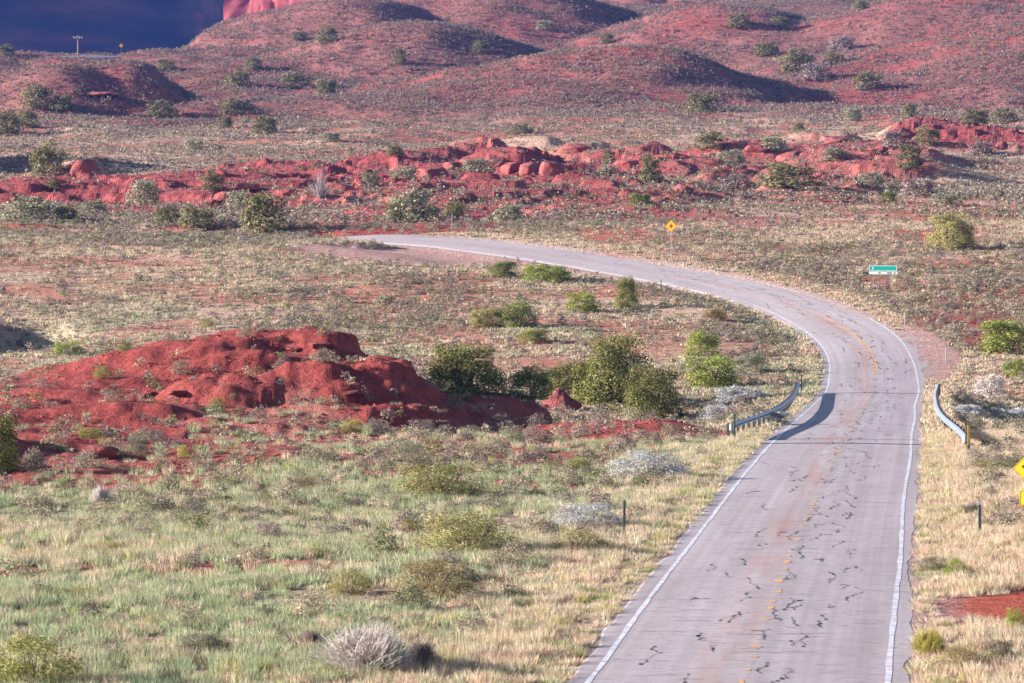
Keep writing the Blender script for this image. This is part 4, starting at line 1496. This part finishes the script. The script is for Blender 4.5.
def border_ring(mb, outer, inner, y0, y1):
    n = len(outer)
    for i in range(n):
        j = (i + 1) % n
        a, b, c, d = outer[i], outer[j], inner[j], inner[i]
        mb.prism([a, b, c, d], y0, y1)


def sign_post(root, h, x=0.0, mat=None):
    mb = MB()
    mb.box((x, 0.05, h / 2 - 0.25), (0.07, 0.05, h + 0.5))
    mb.build('post', mat or M['signpost'], root)


# crossroads sign
x, y, z = at(671, 262)
root = empty('crossroads_sign', (x, y, z), -0.25)
sign_post(root, 4.4)
R_ = 0.66
zc = 3.75
mb = MB(); mb.prism([(a, b + zc) for a, b in diamond(R_)], 0.0, 0.012); pn = mb.build('panel', M['orange'], root)
mb = MB(); border_ring(mb, [(a, b + zc) for a, b in diamond(R_ - 0.03)], [(a, b + zc) for a, b in diamond(R_ - 0.05)], -0.004, -0.001); mb.build('border', M['black'], pn)
mb = MB(); mb.box((0, -0.004, zc), (0.50, 0.004, 0.10)); mb.box((0, -0.004, zc + 0.15), (0.10, 0.004, 0.199)); mb.box((0, -0.004, zc - 0.15), (0.10, 0.004, 0.199)); mb.build('crossroads_symbol', M['black'], pn)
tag(root, 'amber diamond crossroads sign with black cross beyond the far bend', 'road sign')

# winding road sign at the right edge
x, y, z = at(1027, 524)
root = empty('winding_road_sign', (x, y, z), -0.3)
s = F / y
zc = (524 - 468) / s
R_ = 15.5 / s
sign_post(root, zc + R_ * 0.7)
mb = MB(); mb.prism([(a, b + zc) for a, b in diamond(R_)], 0.0, 0.012); pn = mb.build('panel', M['yellow'], root)
mb = MB(); border_ring(mb, [(a, b + zc) for a, b in diamond(R_ - 0.025)], [(a, b + zc) for a, b in diamond(R_ - 0.042)], -0.004, -0.001); mb.build('border', M['black'], pn)
mb = MB()
path = [(0.08, -0.28), (0.08, -0.16), (0.02, -0.06), (-0.09, 0.0), (-0.10, 0.08), (-0.02, 0.13), (0.0, 0.20)]
for (p, q) in zip(path[:-1], path[1:]):
    dx, dz = q[0] - p[0], q[1] - p[1]
    L = math.hypot(dx, dz)
    nx, nz = -dz / L * 0.04, dx / L * 0.04
    mb.prism([(p[0] - nx, p[1] - nz + zc), (p[0] + nx, p[1] + nz + zc), (q[0] + nx, q[1] + nz + zc), (q[0] - nx, q[1] - nz + zc)], -0.004, -0.001)
mb.prism([(-0.11, 0.19 + zc), (0.11, 0.19 + zc), (0.0, 0.33 + zc)], -0.0045, -0.001)
mb.prism([(-0.16, -0.02 + zc), (-0.13, 0.11 + zc), (-0.20, 0.10 + zc)], -0.0045, -0.001)
mb.build('winding_arrow', M['black'], pn)
pz = (524 - 498) / s
hw = 7.5 / s
mb = MB(); mb.prism([(-hw, pz - hw), (hw, pz - hw), (hw, pz + hw), (-hw, pz + hw)], 0, 0.012); pl = mb.build('speed_plate', M['yellow'], root)
mb = MB(); a, b = hw - 0.02, hw - 0.034
border_ring(mb, [(-a, pz - a), (a, pz - a), (a, pz + a), (-a, pz + a)], [(-b, pz - b), (b, pz - b), (b, pz + b), (-b, pz + b)], -0.004, -0.001); mb.build('border', M['black'], pl)
tag(root, 'yellow diamond winding road sign over a square plate, cut by the right edge', 'road sign')

# green guide sign
x, y, z = at(883, 292)
s = F / y
root = empty('guide_sign', (x, y, z), -0.2)
for xx in (-0.95, 0.75): sign_post(root, 2.3, xx)
zc = (292 - 268.3) / s
hw, hh = 14.0 / s, 2.9 / s
mb = MB(); mb.prism([(-hw, zc - hh), (hw, zc - hh), (hw, zc + hh), (-hw, zc + hh)], 0, 0.012); pn = mb.build('panel', M['green'], root)
mb = MB()
a, b = hw - 0.02, hh - 0.02
c, d = hw - 0.06, hh - 0.06
border_ring(mb, [(-a, zc - b), (a, zc - b), (a, zc + b), (-a, zc + b)], [(-c, zc - d), (c, zc - d), (c, zc + d), (-c, zc + d)], -0.004, -0.001)
mb.build('border', M['white'], pn)
mb = MB(); mb.prism([(-hw + 0.25, zc - 0.02), (-hw + 0.36, zc - 0.12), (-hw + 0.47, zc - 0.02), (-hw + 0.40, zc - 0.02), (-hw + 0.40, zc + 0.13), (-hw + 0.32, zc + 0.13), (-hw + 0.32, zc - 0.02)], -0.004, -0.001); mb.build('arrow', M['white'], pn)
z2 = zc - hh - 0.17
mb = MB(); mb.prism([(-hw, z2 - 0.12), (hw, z2 - 0.12), (hw, z2 + 0.12), (-hw, z2 + 0.12)], 0, 0.012); lp = mb.build('lower_plate', M['white'], root)
mb = MB()
for (q, w_) in ((-0.35, 0.22), (0.62, 0.5), (1.12, 0.2)): mb.box((q, -0.004, z2), (w_, 0.004, 0.12))
mb.build('dark_marks', M['black'], lp)
tag(root, 'long green road sign with a narrow white plate under it on the right slope', 'road sign')

# utility pole and small yellow sign by the distant road
x, y, z = on(79, 1285)
s = y / F
root = empty('utility_pole', (x, y, z))
hp = 25 * s
mb = MB(); mb.tube([(0, 0, -0.5), (0, 0, hp)], [0.32, 0.22], 8); mb.build('pole', M['polewood'], root)
mb = MB(); mb.box((0, -0.3, hp - 0.9), (9 * s, 0.3, 0.35)); ca = mb.build('crossarm', M['polewood'], root)
mb = MB()
for q in (-0.45, -0.2, 0.2, 0.45): mb.tube([(q * 9 * s, -0.3, hp - 0.73), (q * 9 * s, -0.3, hp - 0.35)], [0.13, 0.09], 6)
tag(mb.build('insulators', M['markerpale'], ca), kind='stuff')
tag(root, 'wooden utility pole with one crossarm against the dark mesa', 'utility pole')
x, y, z = on(122, 1280)
s = y / F
root = empty('warning_sign', (x, y, z))
sign_post(root, 9 * s)
mb = MB(); mb.prism([(a, b + 11 * s) for a, b in diamond(2.3 * s)], 0, 0.02); mb.build('panel', M['yellow'], root)
tag(root, 'tiny yellow diamond sign beside the distant road below the mesa', 'road sign')

# distant stretch of road near the pole
def far_road():
    V, Fq = [], []
    path = [(58, 1262), (75, 1265), (95, 1268), (112, 1272), (122, 1278)]
    pts = [on(*p) for p in path]
    dmax = [p[1] for p in pts]
    for (x, y, z) in pts:
        for k in (-1, 1):
            yy = y + 9 * k
            V.append((x + (6 if k > 0 else -6), yy, float(height(np.array([x]), np.array([yy]))[0]) + 0.5))
    for i in range(len(pts) - 1):
        Fq.append((2 * i, 2 * i + 2, 2 * i + 3, 2 * i + 1))
    o = obj('distant_road', np_mesh('distant_road', V, np.array(Fq), M['road']))
    tag(o, 'short grey stretch of distant road below the mesa', 'road', kind='structure')


far_road()


# ------------------------------------------------------------------ mesa
def mesa():
    m, nt, bs = new_mat('shaded_mesa_rock')
    geo = nd(nt, 'ShaderNodeNewGeometry')
    mp = nd(nt, 'ShaderNodeMapping')
    mp.inputs['Scale'].default_value = (0.012, 0.012, 0.05)
    nt.links.new(geo.outputs['Position'], mp.inputs['Vector'])
    n = noise_node(nt, 1, 7, 0.6, mp.outputs['Vector'])
    c = ramp(nt, n.outputs['Fac'], [(0.35, (0.012, 0.010, 0.018)), (0.5, (0.05, 0.026, 0.032)), (0.65, (0.13, 0.055, 0.06))])  # the wall's shade is put into the rock colour, far darker than lit rock
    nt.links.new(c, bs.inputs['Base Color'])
    D0 = 2700.0
    xs = np.linspace(-900, P(212, 2500), 160)
    rows = 60
    V = []
    for k in range(rows):
        h = k / (rows - 1)
        z = -40 + 195 * h
        # a slope of debris below a steep face
        set_ = 260 * (1 - sstep(0.0, 0.55, np.array([h]))[0]) * 0.9 - 90 * h
        yy = D0 - set_ + fbm(xs, 0 * xs + 300 * h, 160, 4, 81) * 22 + fbm(xs, 0 * xs + 90 * h, 30, 3, 82) * 10
        # end wraps back
        e = sstep(xs[-1] - 60, xs[-1], xs)
        yy = yy + 500 * e ** 2
        for a, b in zip(xs, yy): V.append((a, b, z))
    nc = len(xs)
    i = (np.arange(rows - 1)[:, None] * nc + np.arange(nc - 1)[None, :]).ravel()
    Fq = np.stack([i, i + 1, i + nc + 1, i + nc], -1)
    # back so that it has depth
    V = np.array(V)
    b0 = len(V)
    top = V[(rows - 1) * nc:].copy()
    top[:, 1] += 900
    bot = top.copy()
    bot[:, 2] = -40
    V = np.concatenate([V, top, bot])
    i = np.arange(nc - 1)
    F2 = np.stack([(rows - 1) * nc + i, (rows - 1) * nc + i + 1, b0 + i + 1, b0 + i], -1)
    F3 = np.stack([b0 + i, b0 + i + 1, b0 + nc + i + 1, b0 + nc + i], -1)
    V[:, 1] += 0.55 * (V[:, 0] - xs[0]) - 250
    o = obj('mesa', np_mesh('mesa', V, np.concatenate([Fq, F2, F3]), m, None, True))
    tag(o, 'dark shadowed wall of a distant mesa in the upper left corner', 'mesa', kind='structure')


mesa()


def cliff():
    """the sunlit end wall that juts out in front of the shadowed mesa"""
    nu, nv = 90, 50
    V = []
    for k in range(nv):
        h = k / (nv - 1)
        for i in range(nu):
            u = i / (nu - 1)
            x = -156 + 95 * u
            y = 2330 - 190 * u
            o = float(fbm(np.array([u * 90]), np.array([h * 30]), 14, 5, 85, 0.65)[0]) * 26 + 6 * math.sin(u * 40) * 0.5 - 26 * (1 - h)
            V.append((x + o * 0.7, y + o * 0.7, -30 + 190 * h))
    i = (np.arange(nv - 1)[:, None] * nu + np.arange(nu - 1)[None, :]).ravel()
    Fq = np.stack([i, i + 1, i + nu + 1, i + nu], -1)
    V = np.array(V)
    b0 = len(V)
    top = V[(nv - 1) * nu:].copy()
    top[:, 0] += 150
    top[:, 1] += 120
    bot = top.copy()
    bot[:, 2] = -30
    i = np.arange(nu - 1)
    F2 = np.stack([(nv - 1) * nu + i, (nv - 1) * nu + i + 1, b0 + i + 1, b0 + i], -1)
    F3 = np.stack([b0 + i, b0 + i + 1, b0 + nu + i + 1, b0 + nu + i], -1)
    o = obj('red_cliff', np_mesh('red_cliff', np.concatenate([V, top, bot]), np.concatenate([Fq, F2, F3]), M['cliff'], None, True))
    tag(o, 'sunlit pink end of the distant cliff beside the shadowed mesa', 'cliff', kind='structure')


cliff()

# ------------------------------------------------------------------ loose stones on the red ground
rs = np.random.default_rng(140)
PXs, PYs, SZ = [], [], []
for (n0, d0, d1, lo, hi) in ((30000, 150, 300, 0.04, 0.2), (60000, 480, 860, 0.1, 0.5)):
    X, Y = scatter(n0, d0, d1, rs, 0.135)
    r = redness(X, Y)
    k = rs.random(n0) < r * (0.25 + 1.2 * sstep(P(170, 215), P(240, 215), X) * sstep(250, 235, Y) if d0 < 400 else 1.0) * (0.2 + 0.8 * np.clip(fbm(X, Y, 7, 3, 72), 0, 1))
    X, Y = X[k], Y[k]
    PXs.append(X); PYs.append(Y)
    SZ.append(lo + (hi - lo) * rs.random(len(X)) ** 3.2)
X, Y, SZ = np.concatenate(PXs), np.concatenate(PYs), np.concatenate(SZ)
Z = height(X, Y)
k = (np.abs(road_t(X, Y)) > 4.6) & keep_visible(X, Y, Z)
X, Y, Z, SZ = X[k], Y[k], Z[k], SZ[k]
ST = []
for q in range(5):
    r = np.random.default_rng(160 + q)
    V = np.array([(0, 0, .55), (.5, 0, .1), (0, .5, .12), (-.5, 0, .08), (0, -.5, .1), (.35, .35, .35), (-.3, .32, .4), (-.3, -.35, .3), (.32, -.3, .38), (.5, .05, -.2), (0, .5, -.2), (-.5, 0, -.2), (0, -.5, -.2)]) * r.uniform(0.75, 1.25, (13, 3))
    Ft = np.array([(0, 8, 5), (0, 5, 6), (0, 6, 7), (0, 7, 8), (8, 1, 5), (5, 2, 6), (6, 3, 7), (7, 4, 8), (1, 9, 2), (9, 10, 2), (1, 2, 5), (2, 10, 3), (10, 11, 3), (2, 3, 6), (3, 11, 4), (11, 12, 4), (3, 4, 7), (4, 12, 1), (12, 9, 1), (4, 1, 8)])
    ST.append((V, Ft, np.ones((13, 3))))
n = len(X)
sc = rs.uniform(0.7, 1.25, (n, 1)) * C_(.28, .07, .064)
o = merge('loose_stones', ST, rs.integers(0, 5, n), np.stack([X, Y, Z], 1), SZ * rs.uniform(0.9, 1.6, n), SZ * rs.uniform(0.6, 1.2, n), rs.uniform(0, 6.28, n), sc, M['stone'])
tag(o, 'loose red stones and clods lying on the bare red ground', 'stones', kind='stuff')

# ------------------------------------------------------------------ air
def haze():
    mb = MB()
    mb.box((0, 1760, 150), (3600, 3640, 340 + 50))
    m = bpy.data.materials.new('air')
    m.use_nodes = True
    nt = m.node_tree
    nt.nodes.clear()
    out = nd(nt, 'ShaderNodeOutputMaterial')
    pv = nd(nt, 'ShaderNodeVolumePrincipled')
    pv.inputs['Color'].default_value = (0.10, 0.27, 1.0, 1)
    pv.inputs['Density'].default_value = 4.2e-5
    pv.inputs['Anisotropy'].default_value = 0.0
    nt.links.new(pv.outputs[0], out.inputs['Volume'])
    o = mb.build('haze', m)
    tag(o, 'thin blue air between the camera and the far mesa', 'haze', kind='stuff')


HAZE = True
if HAZE: haze()

# ------------------------------------------------------------------ light, sky, camera
S = Vector((-math.cos(SUN_EL) * math.cos(SUN_AZ), math.cos(SUN_EL) * math.sin(SUN_AZ), math.sin(SUN_EL)))
sun = bpy.data.lights.new('sun', 'SUN')
sun.energy = 5.0
sun.angle = math.radians(0.5)
sun.color = (1.0, 0.945, 0.89)
so = link(bpy.data.objects.new('sun', sun))
so.rotation_euler = S.to_track_quat('Z', 'Y').to_euler()
so.location = (-60, 80, 60)
w = bpy.data.worlds.new('World')
SC.world = w
w.use_nodes = True
nt = w.node_tree
sky = nt.nodes.new('ShaderNodeTexSky')
sky.sky_type = 'NISHITA'
sky.sun_disc = False
sky.sun_elevation = SUN_EL
sky.sun_rotation = math.atan2(S.x, S.y)
sky.altitude = 1500
nt.links.new(sky.outputs[0], nt.nodes['Background'].inputs['Color'])
nt.nodes['Background'].inputs['Strength'].default_value = 0.066

cam = bpy.data.cameras.new('camera')
co = link(bpy.data.objects.new('camera', cam))
cam.sensor_width = 36
cam.lens = 36 * F / W
cam.clip_start = 0.5
cam.clip_end = 9000
co.location = (0, 0, 0)
co.rotation_euler = (math.pi / 2 - TILT, 0, 0)
cam.dof.use_dof = True
cam.dof.focus_distance = 290
cam.dof.aperture_fstop = 4.5
SC.camera = co
SC.view_settings.view_transform = 'Standard'
SC.view_settings.look = 'None'
SC.view_settings.gamma = 1
SC.view_settings.exposure = 1.7
SC.cycles.max_bounces = 5
SC.cycles.diffuse_bounces = 3
SC.cycles.transmission_bounces = 3
